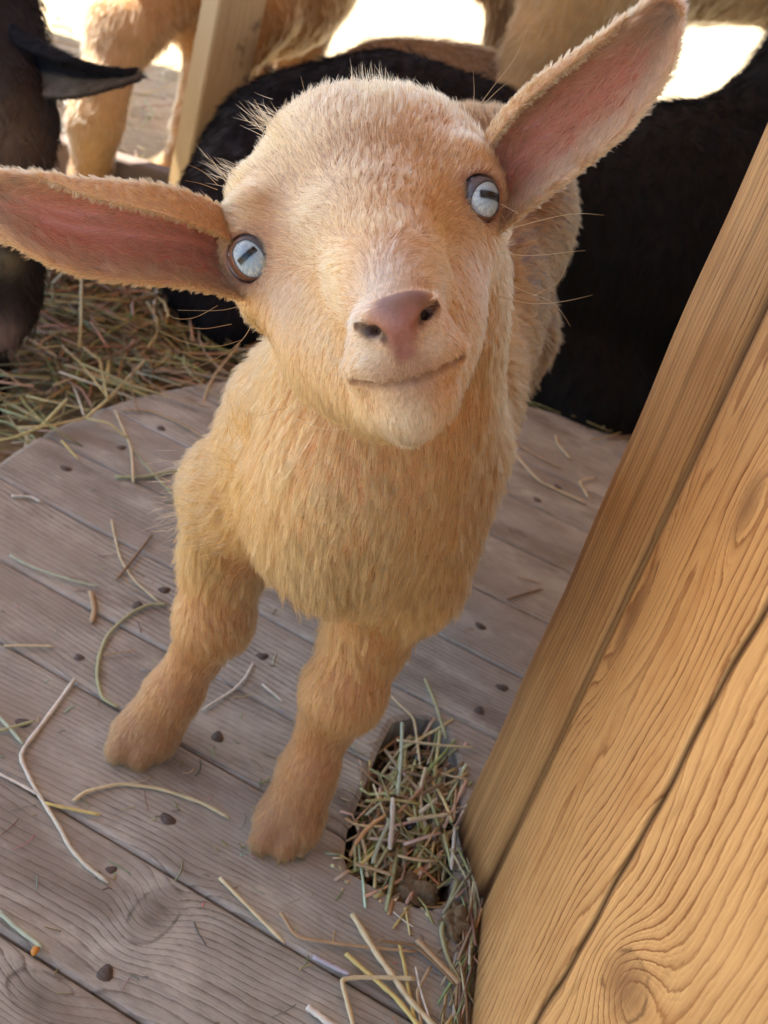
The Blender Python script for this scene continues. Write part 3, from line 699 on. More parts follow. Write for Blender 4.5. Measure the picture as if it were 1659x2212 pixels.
# ------------------------------------------------------------------ ears and fur
def ear_sheet(up, lo, cup, curl, fwd, ns=60, ntt=36, th=.0011):
    """closed two sided ear leaf between an upper and a lower edge (picture units + distance)"""
    def interp(rows, s):
        rows = np.array(rows, float); k = np.linspace(0, 1, len(rows)); 
        # catmull-like smoothing by dense linear + box
        ss = np.clip(s, 0, 1); out = np.stack([np.interp(ss, k, rows[:, c]) for c in range(3)], 1)
        for _ in range(14):
            out[1:-1] = .25*out[:-2]+.5*out[1:-1]+.25*out[2:]
        return out
    s = np.linspace(0, 1, ns); U = interp(up, s); L = interp(lo, s)
    t = np.linspace(0, 1, ntt); Vf = np.zeros((ns, ntt, 3)); inner = np.zeros((ns, ntt))
    for i in range(ns):
        c = curl*max(0, 1-(s[i]/.62)**2)
        for j in range(ntt):
            tt = t[j]
            if tt < .72: u = tt/.72; off = 0
            else:
                a = (tt-.72)/.28*math.pi*.9; u = 1 - c*(1-math.cos(a))*.5; off = -math.sin(a*.5)*c*.022
            p = L[i]*(1-u)+U[i]*u
            v = min(tt/.72, 1); w_ = max(0, 1-(2*v-1)**2)
            e = (s[i]*(1-s[i])*4)**.5 if s[i] > .5 else 1
            rib = .0009*math.exp(-((v-.52)/.05)**2)+.0006*math.exp(-((v-.3)/.05)**2)
            d = p[2] + cup*w_*(1-.45*s[i])*e + off - rib*e + fwd*0
            Vf[i, j] = at(p[0], p[1], d); inner[i, j] = w_**.7*(1 if tt < .72 else 0)*min(1, (1-s[i])*2.4)
    A = np.gradient(Vf, axis=0); B = np.gradient(Vf, axis=1); n = unit(np.cross(A, B))
    view = CAM - Vf
    sg = np.sign((n*view).sum(-1).mean()); n *= sg
    Vb = Vf - n*th
    V = np.concatenate([Vf.reshape(-1, 3), Vb.reshape(-1, 3)]); m = ns*ntt
    Q = []
    for i in range(ns-1):
        for j in range(ntt-1):
            a = i*ntt+j; q = [a, a+1, a+ntt+1, a+ntt]
            if sg > 0: q = q[::-1]
            Q.append(q); Q.append([x+m for x in q[::-1]])
    for i in range(ns-1):
        for j, fl_ in ((0, 0), (ntt-1, 1)):
            a = i*ntt+j; q = [a, a+ntt, a+ntt+m, a+m]; Q.append(q if fl_ ^ (sg < 0) else q[::-1])
    for j in range(ntt-1):
        for i, fl_ in ((0, 1), (ns-1, 0)):
            a = i*ntt+j; q = [a, a+1, a+1+m, a+m]; Q.append(q if fl_ ^ (sg < 0) else q[::-1])
    Q = np.array(Q)
    # make sure faces look outwards
    N_ = vnormals(V, Q)
    if (N_[:m]*n.reshape(-1, 3)).sum() < 0: Q = Q[:, ::-1]
    T = unit(A.reshape(-1, 3)); T2 = unit(B.reshape(-1, 3))
    S_ = np.repeat(s, ntt); Tt = np.tile(t, ns)
    return dict(V=V, Q=Q, along=np.concatenate([T, T]), across=np.concatenate([T2, T2]),
                s=np.concatenate([S_, S_]), t=np.concatenate([Tt, Tt]),
                inner=np.concatenate([inner.ravel(), np.zeros(m)]), front=np.concatenate([np.ones(m), np.zeros(m)]))

def fur(name, parent, mat, V, Q, Nn, flow, length, dens, color, count, lift=.35, rad=.00009, clump=.35, cell=.004, jit=.22, curlz=.0, seg=5, seed=1, keep=None, cvar=.16, byl=False):
    r = np.random.default_rng(seed)
    a = V[Q[:, 0]]; ar = np.linalg.norm(np.cross(V[Q[:, 2]]-a, V[Q[:, 3]]-V[Q[:, 1]]), axis=1)*.5
    pw = ar*dens[Q].mean(1); pw = pw/pw.sum()
    fi = r.choice(len(Q), count, p=pw); q = Q[fi]
    u, v = r.random(count), r.random(count)
    w4 = np.stack([(1-u)*(1-v), u*(1-v), u*v, (1-u)*v], 1)[:, :, None]
    g = lambda A: (A[q]*w4).sum(1) if A.ndim == 2 else (A[q]*w4[:, :, 0]).sum(1)
    p, n, d, L, col = g(V), unit(g(Nn)), g(flow), g(length), g(color)
    d = unit(d - (d*n).sum(1)[:, None]*n)
    if keep is not None:
        kp = keep(p); p, n, d, L, col = p[kp], n[kp], d[kp], L[kp], col[kp]; count = len(p)
    # guide clumps
    ng = max(50, int(count/10)); gi = r.choice(count, ng, replace=False)
    kd = kdtree.KDTree(ng)
    for i, k in enumerate(gi): kd.insert(p[k], i)
    kd.balance()
    near = np.array([kd.find(Vector(x))[1] for x in p]); gk = gi[near]
    gn = r.normal(0, jit, (ng, 3)); 
    side = unit(np.cross(n, d))
    L = L*(.65+.6*r.random(count))
    lf = lift*(.6+.8*r.random(count))
    dirv = unit(d + n*lf[:, None] + gn[near]*.8 + r.normal(0, jit*.6, (count, 3)))
    dirv = unit(dirv + n*np.maximum(0, .08-(dirv*n).sum(1))[:, None]*1.5)
    tip = dirv[gk]*L[gk][:, None] + p[gk] - p
    ts = np.linspace(0, 1, seg)
    pts = np.zeros((count, seg, 3), np.float32)
    bend = (d*.9 - n*.25)
    for j, t in enumerate(ts):
        own = (dirv*t + bend*(t*t*.35))*L[:, None]
        c = (clump + np.clip((L-.006)/.02, 0, .22))[:, None]*t*t if byl else clump*t*t
        pts[:, j] = p + own*(1-c) + (tip + 0)*t*c - n*(.0004*(1-t))
    hc = bpy.data.hair_curves.new(name); hc.add_curves([seg]*count)
    hc.attributes['position'].data.foreach_set('vector', pts.ravel())
    ra = hc.attributes.get('radius') or hc.attributes.new('radius', 'FLOAT', 'POINT')
    prof = rad*np.array([1., 1., .9, .65, .2][:seg] if seg == 5 else np.linspace(1, .15, seg))
    rs_ = (.9+np.clip((L-.004)/.008, 0, .8)) if byl else np.ones(count)
    ra.data.foreach_set('value', (rs_[:, None]*prof[None]).ravel().astype(np.float32))
    cc = col*(1+r.normal(0, cvar, (count, 1)))*(1+gn[near][:, :1]*.30); cc = np.clip(cc, .004, .95)
    ca = hc.attributes.new('fcol', 'FLOAT_COLOR', 'CURVE')
    ca.data.foreach_set('color', np.concatenate([cc, np.ones((count, 1))], 1).astype(np.float32).ravel())
    hc.materials.append(mat)
    o = bpy.data.objects.new(name, hc); C.objects.link(o)
    if parent: o.parent = parent; o.matrix_parent_inverse = Matrix.Translation(-parent.location)
    return o

def fur_mat(name, rough=.35, coat=0.):
    m = bpy.data.materials.new(name); m.use_nodes = True; t = m.node_tree
    t.nodes.remove(t.nodes['Principled BSDF'])
    h = t.nodes.new('ShaderNodeBsdfHairPrincipled'); h.model = 'CHIANG'; h.parametrization = 'COLOR'
    a = t.nodes.new('ShaderNodeAttribute'); a.attribute_name = 'fcol'
    t.links.new(a.outputs['Color'], h.inputs['Color'])
    h.inputs['Roughness'].default_value = rough; h.inputs['Radial Roughness'].default_value = .5
    h.inputs['Coat'].default_value = coat; h.inputs['Random Roughness'].default_value = .1
    t.links.new(h.outputs[0], t.nodes['Material Output'].inputs[0]); return m
kf, EYES = kid_field()
kV, kQ = kf.mesh(2); kN = vnormals(kV, kQ)
def gauss(V, c, s): return np.exp(-((V-c)**2).sum(1)/s**2)
def head_pt(px, py): return at(px, py, surf(kf, px, py) or .385)
def lerpc(c, w_, col): return c*(1-w_[:, None]) + np.array(col)*w_[:, None]
COL_BODY = (.51, .215, .070); COL_FACE = (.64, .345, .148); COL_CROWN = (.49, .315, .175); COL_WHITE = (.80, .70, .58)
COL_LEG = (.38, .17, .062); COL_CHEST = (.72, .33, .13)
def kid_color(V):
    c = np.tile(np.array(COL_BODY), (len(V), 1))
    z = V[:, 2]; y = V[:, 1]
    hw = np.clip((z-.245-(y-.30)*.15)/.03, 0, 1)*np.clip((.43-y)/.05, 0, 1)
    c = lerpc(c, hw, COL_FACE)
    c = lerpc(c, np.clip((.13-z)/.12, 0, 1)*.8, COL_LEG)
    for px, py, s, col, k in ((780, 1080, .045, COL_CHEST, .8), (700, 1240, .035, COL_CHEST, .6), (760, 300, .032, COL_CROWN, .9), (850, 330, .030, COL_CROWN, .6), (640, 300, .024, COL_CROWN, .6),
            (850, 595, .0090, COL_WHITE, .8), (858, 560, .007, COL_WHITE, .35), (790, 640, .007, COL_WHITE, .7), (945, 620, .006, COL_WHITE, .6), (790, 770, .010, COL_WHITE, .85), (935, 745, .0085, COL_WHITE, .85), (885, 905, .013, (.74, .62, .42), .8),
            (700, 680, .016, (.74, .53, .30), .6), (600, 600, .011, (.50, .27, .14), .55), (985, 470, .008, (.46, .24, .11), .35), (600, 650, .010, COL_WHITE, .35), (1020, 560, .012, COL_WHITE, .35),
            (690, 440, .012, COL_CROWN, .7), (880, 480, .010, COL_CROWN, .35)):
        c = lerpc(c, k*gauss(V, head_pt(px, py), s), col)
    # pinkish brown skin showing through at the lips
    for px, py in ((800, 815), (860, 815), (920, 800), (970, 780), (870, 850), (930, 835), (845, 790), (900, 785)):
        c = lerpc(c, .35*gauss(V, head_pt(px, py), .005), (.33, .16, .11))
    c = lerpc(c, .6*gauss(V, np.array((.0, .385, .01)), .016), (.27, .135, .055))
    c = lerpc(c, .6*gauss(V, np.array((-.08, .41, .01)), .016), (.27, .135, .055))
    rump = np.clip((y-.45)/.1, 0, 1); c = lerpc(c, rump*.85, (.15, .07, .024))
    return c
FLOW = [(850, 620, 0, -1), (815, 470, -.05, -1), (800, 330, 0, -1), (790, 215, .05, -1), (660, 360, -.55, -.8), (570, 330, -.7, -.7), (500, 440, -.9, -.3), (650, 480, -.95, -.35),
        (720, 580, -.95, -.1), (600, 500, -.9, -.3), (550, 640, -.6, .8), (620, 700, -.45, .9), (690, 800, -.4, 1), (760, 700, -.9, .35), (960, 480, .8, -.5), (900, 400, .35, -.95), (980, 290, .35, -.95),
        (930, 580, .9, -.1), (1010, 560, .6, .8), (1030, 650, .4, 1), (980, 720, .6, .8), (790, 780, -.8, .5), (935, 760, .8, .4), (860, 800, -.1, 1), (880, 890, 0, 1), (790, 880, -.4, 1), (960, 850, .4, 1),
        (850, 1000, .0, 1), (800, 1200, -.02, 1), (950, 1100, .1, 1), (1030, 1180, .2, 1), (620, 950, -.5, .9), (520, 1050, -.75, .65), (450, 1100, -.7, .7), (560, 1180, -.4, 1), (650, 1260, -.1, 1), (420, 1250, -.3, 1),
        (480, 1350, .1, 1), (400, 1420, -.4, 1), (330, 1580, -.5, 1), (380, 1580, -.1, 1), (800, 1380, -.1, 1), (740, 1480, -.2, 1), (850, 1440, .1, 1), (680, 1600, -.4, 1), (640, 1760, -.1, 1), (1050, 950, .3, 1), (700, 1100, -.3, 1)]
def kid_flow(V):
    acc = np.zeros_like(V); ws = np.zeros(len(V))
    for px, py, dx, dy in FLOW:
        d = surf(kf, px, py, .2, .65)
        if d is None: continue
        p = at(px, py, d); v = RC @ np.array([dx, -dy, 0.]); v /= np.linalg.norm(v)
        w_ = 1/(((V-p)**2).sum(1)+1e-5)**2; acc += v*w_[:, None]; ws += w_
    acc /= ws[:, None]
    back = np.clip((V[:, 1]-.44)/.05, 0, 1)[:, None]
    return acc*(1-back) + back*np.array([-.1, .75, -.65])
kid = mesh_obj('kid_goat', kV, kQ, None)
tag(kid, 'tan goat kid with pale eyes standing on the wooden platform, looking up at the camera', 'goat kid')
kcol = kid_color(kV); kflow = kid_flow(kV)
# bare skin at nose pad, lips, eye rims: colour only
skin = np.zeros(len(kV)); scol = kcol*.8
for px, py, s, col in ((856, 684, .0062, (.225, .10, .082)), (815, 696, .0038, (.33, .16, .115)), (905, 674, .0038, (.33, .15, .12)), (868, 725, .0045, (.33, .145, .125)), (874, 765, .0028, (.30, .14, .12)), (845, 650, .004, (.2, .11, .09)), (900, 640, .004, (.2, .11, .09)),
        (770, 704, .0014, (.05, .02, .018)), (784, 710, .0017, (.04, .015, .013)), (798, 716, .0018, (.03, .012, .01)), (812, 722, .0018, (.03, .012, .01)), (827, 729, .0015, (.04, .015, .013)), (941, 658, .0014, (.05, .018, .016)), (934, 667, .0016, (.04, .015, .013)), (924, 678, .0018, (.03, .012, .01)), (914, 690, .0017, (.03, .012, .01)), (904, 701, .0014, (.04, .015, .013))):
    g_ = gauss(kV, head_pt(px, py), s); scol = lerpc(scol, np.clip(g_*1.6, 0, 1), col); skin = np.maximum(skin, np.clip(g_*1.5, 0, 1))
mp = np.array([at(x, y, surf(kf0, x, y)) for x, y, r in MOUTH]); md = np.full(len(kV), 1.)
for a__, b__ in zip(mp[:-1], mp[1:]):
    ba = b__-a__; h_ = np.clip(((kV-a__) @ ba)/ba.dot(ba), 0, 1); md = np.minimum(md, np.linalg.norm(kV-a__-h_[:, None]*ba, axis=1))
lw = np.clip(1.35-md/.0017, 0, 1); scol = lerpc(scol, lw, (.10, .04, .03)); skin = np.maximum(skin, np.clip(1.35-md/.0014, 0, 1))
for e in EYES:
    g_ = np.clip(1.6-np.linalg.norm(kV-e, axis=1)/.0078, 0, 1)*1.8; g_ = np.clip(g_, 0, 1)
    scol = lerpc(scol, g_, (.22, .095, .06)); skin = np.maximum(skin, np.clip((.0087-np.linalg.norm(kV-e, axis=1))/.0006, 0, 1))
vcol(kid, 'skincol', scol)
km = N('kid_skin', .55); b_ = km.attr('skincol'); km.col(km.mix(km.rng(km.noise(km.coord(), 900, 3), .3, .7, 0, .35), b_, (.12, .06, .045)))
km.bump(km.noise(km.coord(), 1600, 3), .25, .0006); km.b.inputs['Subsurface Weight'].default_value = .15; km.b.inputs['Subsurface Radius'].default_value = (.004, .0015, .001); km.b.inputs['Subsurface Scale'].default_value = .5
kid.data.materials.append(km.m)
FM = fur_mat('kid_fur', .45); [setattr(n_.inputs['IOR'], 'default_value', 1.42) for n_ in FM.node_tree.nodes if n_.type == 'BSDF_HAIR_PRINCIPLED']
# lengths
z, y = kV[:, 2], kV[:, 1]
ln = np.full(len(kV), .0085)
headw = np.clip((z-.25)/.02, 0, 1)*np.clip((.42-y)/.04, 0, 1)
ln = ln*(1-headw) + .0036*headw
for px, py, s, v in ((800, 1230, .03, .0105), (640, 1260, .020, .0135), (950, 1280, .025, .0105), (450, 1050, .024, .0105), (400, 1150, .02, .012), (800, 225, .014, .0058), (620, 270, .014, .0050), (500, 400, .012, .0048), (620, 860, .016, .0075), (1040, 820, .016, .0075),
        (850, 600, .012, .0026), (790, 770, .010, .0024), (935, 745, .010, .0024), (880, 830, .012, .0026), (860, 690, .014, .0014), (860, 500, .014, .0034)):
    g_ = gauss(kV, at(px, py, surf(kf, px, py, .2, .7) or .45), s); ln = ln*(1-g_) + v*g_
lipz = np.exp(-(md/.006)**2); ln = ln*(1-lipz)+.0015*lipz
for e in EYES:
    g_ = gauss(kV, e, .011); ln = ln*(1-g_)+.0016*g_
legs = np.clip((.12-z)/.05, 0, 1); ln = ln*(1-legs)+.0044*legs
dens = (1-np.clip(skin*1.35, 0, 1))*(1+1.6*headw)
vis = ((CAM-kV)*kN).sum(1) > -.12; dens = dens*np.where(vis & (y < .55), 1, .25)
fur('fur', kid, FM, kV, kQ, kN, kflow, ln, dens, kcol, KFUR, lift=.22, rad=.000068, seed=3, clump=.30, cvar=.22, jit=.18, byl=True)
# ears
earL = ear_sheet([(500, 468, .374), (455, 440, .362), (395, 416, .354), (320, 400, .350), (240, 396, .348), (160, 390, .347), (90, 380, .346), (20, 370, .346), (-45, 374, .347), (-110, 400, .349), (-160, 440, .352)],
                 [(560, 650, .368), (505, 640, .360), (430, 618, .354), (350, 610, .350), (270, 606, .347), (190, 594, .345), (110, 568, .343), (40, 528, .343), (-30, 495, .344), (-100, 468, .347), (-160, 444, .352)], .0125, .36, 0)
earR = ear_sheet([(1020, 360, .376), (1050, 300, .369), (1105, 222, .364), (1165, 172, .361), (1230, 128, .359), (1290, 88, .358), (1345, 46, .358), (1390, 8, .359), (1425, -8, .360), (1452, -2, .361), (1466, 30, .362)],
                 [(1040, 520, .370), (1092, 492, .363), (1150, 438, .358), (1210, 396, .355), (1270, 350, .353), (1330, 300, .352), (1380, 245, .353), (1420, 190, .354), (1450, 135, .356), (1464, 85, .359), (1468, 42, .362)], .0125, .12, 0)
em = N('ear_skin', .5); em.col(em.mix(em.rng(em.noise(em.coord(), 350, 4), .35, .65, 0, .3), em.attr('skincol'), (.32, .11, .085)))
em.b.inputs['Subsurface Weight'].default_value = .3; em.b.inputs['Subsurface Radius'].default_value = (.004, .0012, .0008); em.b.inputs['Subsurface Scale'].default_value = .6
for k_, E_ in enumerate((earL, earR)):
    V, Q = E_['V'], E_['Q']; Nn = vnormals(V, Q); inn = E_['inner']; s_, t_ = E_['s'], E_['t']
    o = mesh_obj('ear', V, Q, em.m, kid)
    c = lerpc(np.tile(np.array((.46, .27, .14)), (len(V), 1)), np.clip(inn*1.6-.25, 0, 1), (.42, .14, .085) if k_ == 0 else (.33, .12, .08)); vcol(o, 'skincol', c)
    # flow: from both edges inwards along the leaf on the front, towards the tip on the back
    v = np.clip(t_/.72, 0, 1); sgn = np.where(v < .5, 1., -1.)
    fr = E_['front'][:, None]
    edge = np.abs(2*v-1)
    flow = E_['along']*(.9)[None] if False else E_['along']*.9
    fin = flow + fr*(-E_['across']*(sgn*(.2+.0*edge))[:, None])
    rim = np.clip((edge-.93)/.07, 0, 1)*E_['front']
    fin = fin + (rim*1.2)[:, None]*(-E_['across']*sgn[:, None])
    L = np.where(E_['front'] > 0, .0062+.0016*np.clip(edge, 0, 1)**2*(1-rim*.75)-.0042*rim, .0028); L = L*np.where(s_ > .85, .75, 1)
    dn = np.where(E_['front'] > 0, np.clip(1.25-inn*1.0, .16, 1)**1.3 + .05 + 1.3*np.clip((s_-.55)/.3, 0, 1)*.4, .9)
    dn = dn*np.where(s_ < .05, .2, 1) + rim*1.0
    fc = np.where(E_['front'][:, None] > 0, np.array([[.46, .215, .125]]), np.array([[.40, .21, .09]])); fc = lerpc(fc, rim*.8, (.56, .33, .14))
    fur('fur', o, FM, V, Q, Nn, fin, L, dn, fc, EFUR, lift=.35, rad=.00007, seed=11+k_, clump=.6, jit=.3, cvar=.25)
# ------------------------------------------------------------------ the other goats
def goat_mat(name, rough=.75, spec=.15):
    m = N(name, rough); a = m.attr('gcol'); m.col(m.mix(m.rng(m.noise(m.coord(), 45, 4), .35, .7, 0, .45), a, m.mix(.5, a, (.01, .008, .006))))
    m.bump(m.noise(m.vmath('MULTIPLY', m.coord(), (1, 1, .35)), 130, 3), .5, .004); m.b.inputs['Specular IOR Level'].default_value = spec; return m.m
GM = goat_mat('coat')
FM2 = fur_mat('coat_fur', .65)
def dull_fur():
    m = N('black_fur', .9); m.col(m.attr('fcol')); m.b.inputs['Specular IOR Level'].default_value = .25; return m.m
FM3 = dull_fur()
def goat(name, build, lo, hi, col, label, h=.007, hairs=16000, L=.014, down=(0, -.1, -1), k=.05, rad=.00028, seed=1, dark=1.):
    f = Field(lo, hi, None, h); build(f); V, Q = f.mesh(3); Nn = vnormals(V, Q)
    o = mesh_obj(name, V, Q, GM); c = col(V); vcol(o, 'gcol', c); tag(o, label, 'goat', 'other goats in the shelter')
    fur('fur', o, FM3 if 'black' in name or 'dark' in name else FM2, V, Q, Nn, np.tile(np.array(down, float), (len(V), 1)), np.full(len(V), L), np.where(((CAM-V)*Nn).sum(1) > -.25, 1., .1), c*dark, int(hairs*GFUR), lift=.35, rad=rad, seed=seed, cell=.01, clump=.5)
    return o, f
def flat(c): return lambda V: np.tile(np.array(c), (len(V), 1))
def legs(f, pts, k=.02):
    for (x, y, zt, r) in pts:
        f.chain([((x, y, zt), r), ((x, y+.01, zt*.55+GZ*.45), r*.62), ((x, y-.005, zt*.40+GZ*.6), r*.55), ((x, y, GZ+.05), r*.38), ((x, y-.01, GZ+.012), r*.5)], k)
# black goat lying behind on the right
def b1(f):
    f.chain([((.06, 1.20, .10), .13), ((.20, 1.26, .125), .150), ((.36, 1.30, .13), .150), ((.50, 1.33, .11), .13)], .06)
    f.chain([P(1550, 390, 1.25, 170), P(1680, 260, 1.24, 110), P(1770, 90, 1.22, 85), P(1810, -60, 1.2, 80), P(1820, 20, 1.08, 60)], .04)
    f.chain([((.08, 1.13, .03), .075), ((.17, 1.10, .00), .06), ((.26, 1.13, -.02), .035), ((.33, 1.12, -.04), .02)], .03)
    f.chain([((.46, 1.26, .02), .07), ((.40, 1.15, -.01), .04), ((.47, 1.12, -.035), .022)], .03)
goat('black_goat', b1, (-.12, .95, GZ-.01), (.68, 1.52, .60), flat((.006, .005, .0046)), 'solid black goat lying right behind the kid, next to the honey-coloured post', hairs=26000, L=.016, seed=31)
# dark brown goat resting behind on the left
def b2(f):
    f.chain([((-.225, 1.20, .03), .10), ((-.205, 1.27, .085), .105), ((-.12, 1.30, .115), .118), ((-.02, 1.33, .115), .11), ((.04, 1.36, .10), .09)], .05)
    f.chain([((-.22, 1.15, .02), .08), ((-.17, 1.07, .0), .055), ((-.10, 1.07, -.025), .035)], .03)
    f.chain([((-.23, 1.12, .05), .06), ((-.225, 1.04, .02), .045), ((-.20, 1.0, .0), .028)], .04)
def c2(V): return lerpc(np.tile(np.array((.008, .006, .007)), (len(V), 1)), gauss(V, np.array((-.31, 1.12, .1)), .09)*.8, (.022, .013, .014))
goat('dark_goat', b2, (-.46, .92, GZ-.01), (.18, 1.52, .30), c2, 'plum black goat resting behind the kid head, its back humped', hairs=22000, L=.014, seed=32)
# greyish brown goat lying further back
def b3(f):
    f.chain([((-.24, 1.58, .04), .10), ((-.15, 1.60, .10), .115), ((-.06, 1.62, .115), .115), ((.03, 1.62, .07), .11)], .05)
    f.chain([((-.10, 1.5, .0), .06), ((.0, 1.46, -.02), .04)], .03)
goat('brown_goat', b3, (-.40, 1.38, GZ-.01), (.2, 1.80, .30), flat((.20, .13, .075)), 'greyish brown goat lying beyond the black one, only its back showing', hairs=9000, L=.015, seed=33, down=(.3, 0, -1))
# brown goat standing over the sunlit patch
def b4(f):
    f.chain([((-.42, 1.95, .43), .13), ((-.25, 1.95, .455), .155), ((-.05, 1.96, .435), .155), ((.10, 1.97, .42), .14)], .06)
    legs(f, [(-.455, 1.92, .32, .085), (-.40, 2.04, .30, .06), (-.015, 1.90, .30, .085), (.06, 2.04, .32, .07)])
    f.chain([((-.45, 1.95, .5), .09), ((-.58, 1.93, .60), .07), ((-.66, 1.9, .63), .055), ((-.74, 1.88, .58), .035)], .04)
def c4(V): return lerpc(np.tile(np.array((.19, .105, .05)), (len(V), 1)), np.clip((-.3-V[:, 0])/.1, 0, 1), (.36, .19, .08))
goat('brown_goat', b4, (-.82, 1.72, GZ-.01), (.3, 2.22, .72), c4, 'brown goat standing at the back, its belly arched over bright sunlit straw', h=.009, hairs=12000, L=.018, seed=34, rad=.0004)
# tan goat whose hind leg shows beside the ear
def b5(f):
    f.chain([(at(1120, 215, 1.42), .030), (at(1165, 120, 1.42), .042), (at(1230, 20, 1.42), .055), (at(1290, -80, 1.42), .075)], .03)
    f.chain([(at(1120, 215, 1.42), .030), (at(1100, 300, 1.45), .022), (at(1095, 400, 1.46), .018), (np.array(fl(1090, 560, GZ))+np.array([0, 0, .01]), .022)], .02)
    c = at(1290, -80, 1.42); f.chain([(c, .08), (c+np.array([.12, .06, .10]), .12), (c+np.array([.32, .12, .12]), .125), (c+np.array([.45, .16, .16]), .10), (c+np.array([.55, .16, .28]), .06), (c+np.array([.64, .12, .30]), .04)], .05)
    for dx in (.10, .42, .48):
        x, y = c[0]+dx, c[1]+.15; legs(f, [(x, y, .34, .05)])
c5 = at(1200, 0, 1.42)
goat('tan_goat', b5, (-.1, 1.2, GZ-.01), (.85, 1.78, .95), flat((.46, .28, .12)), 'tan goat at the back, one furry hind leg showing left of the raised ear', hairs=14000, L=.022, seed=35)
# orange goat standing in the sun on the left
def b6(f):
    f.chain([((-.45, 1.60, .26), .13), ((-.42, 1.72, .27), .14), ((-.42, 1.88, .27), .13)], .05)
    f.chain([((-.475, 1.50, .22), .068), ((-.482, 1.40, .16), .040), ((-.484, 1.36, .09), .026), ((-.482, 1.35, .05), .028), ((-.480, 1.355, .0), .018), ((-.484, 1.345, -.035), .015), ((-.486, 1.338, -.05), .019)], .03)
    f.chain([((-.39, 1.56, .20), .075), ((-.405, 1.54, .10), .032), ((-.415, 1.53, .05), .019), ((-.425, 1.52, -.02), .016), ((-.43, 1.51, -.05), .019)], .03)
    legs(f, [(-.50, 1.88, .22, .05), (-.36, 1.90, .22, .05)])
    f.chain([((-.47, 1.56, .33), .09), ((-.52, 1.48, .42), .065), ((-.54, 1.40, .47), .055), ((-.55, 1.30, .45), .032)], .04)
def c6(V):
    c = lerpc(np.tile(np.array((.52, .27, .10)), (len(V), 1)), gauss(V, np.array((-.475, 1.35, .10)), .09), (.72, .48, .27))
    return lerpc(c, np.clip((-.015-V[:, 2])/.02, 0, 1)*.9, (.16, .17, .19))
goat('orange_goat', b6, (-.68, 1.22, GZ-.01), (-.22, 2.05, .60), c6, 'orange goat standing in sunlight at the far left, seen by its legs and belly', h=.006, hairs=22000, L=.013, seed=36)
# dark goat whose head hangs in from the left edge
def b7(f):
    D = .87
    f.chain([P(-70, 20, .93, 120), P(-10, 130, .90, 95), P(10, 250, .88, 88), P(15, 350, .87, 80)], .03)
    f.chain([P(0, 250, .90, 85), P(5, 420, .88, 72), P(15, 560, .87, 62), P(12, 660, .87, 52), P(5, 730, .87, 34)], .03)
    f.chain([P(-70, 20, .93, 120), (np.array((-.56, .98, .20)), .085), (np.array((-.72, 1.02, .19)), .13), (np.array((-.95, 1.05, .19)), .14), (np.array((-1.1, 1.07, .19)), .12)], .05)
    legs(f, [(-.66, .95, .16, .05), (-.68, 1.10, .16, .05), (-1.08, .98, .16, .055), (-1.1, 1.13, .16, .055)])
    f.chain([P(-45, 690, .90, 30), P(-12, 800, .90, 26), P(-14, 900, .90, 24)], .02)
def c7(V):
    c = np.tile(np.array((.016, .011, .008)), (len(V), 1))
    for px, py, s, col, k in ((20, 300, .03, (.11, .075, .05), .9), (10, 740, .014, (.26, .17, .13), .9), (60, 20, .035, (.012, .013, .022), .9), (90, 60, .02, (.14, .09, .07), .6), (15, 570, .007, (.35, .28, .15), .8)):
        c = lerpc(c, k*gauss(V, at(px, py, .85), s*1.3), col)
    return c
dg, df = goat('dark_goat', b7, (-1.27, .70, GZ-.01), (-.26, 1.26, .42), c7, 'black and brown goat head lowered at the left edge with one ear sticking out', h=.006, hairs=26000, L=.012, seed=37)
E7 = ear_sheet([(20, 60, .87), (70, 90, .865), (120, 118, .86), (170, 140, .86), (220, 155, .865), (265, 160, .87), (298, 158, .875)],
               [(40, 190, .87), (80, 205, .865), (130, 208, .86), (180, 200, .86), (225, 188, .865), (265, 174, .87), (300, 164, .875)], .012, .25, 0, ns=36, ntt=24, th=.004)
V, Q = E7['V'], E7['Q']; Nn = vnormals(V, Q); o = mesh_obj('ear', V, Q, GM, dg); c = np.tile(np.array((.008, .008, .012)), (len(V), 1))
c = lerpc(c, np.clip(E7['front']*np.clip((.36-E7['t'])/.08, 0, 1), 0, 1), (.13, .105, .08)); vcol(o, 'gcol', c)
fur('fur', o, FM3, V, Q, Nn, E7['along'], np.full(len(V), .006), np.ones(len(V)), c, int(5000*GFUR), lift=.3, rad=.0002, seed=38)
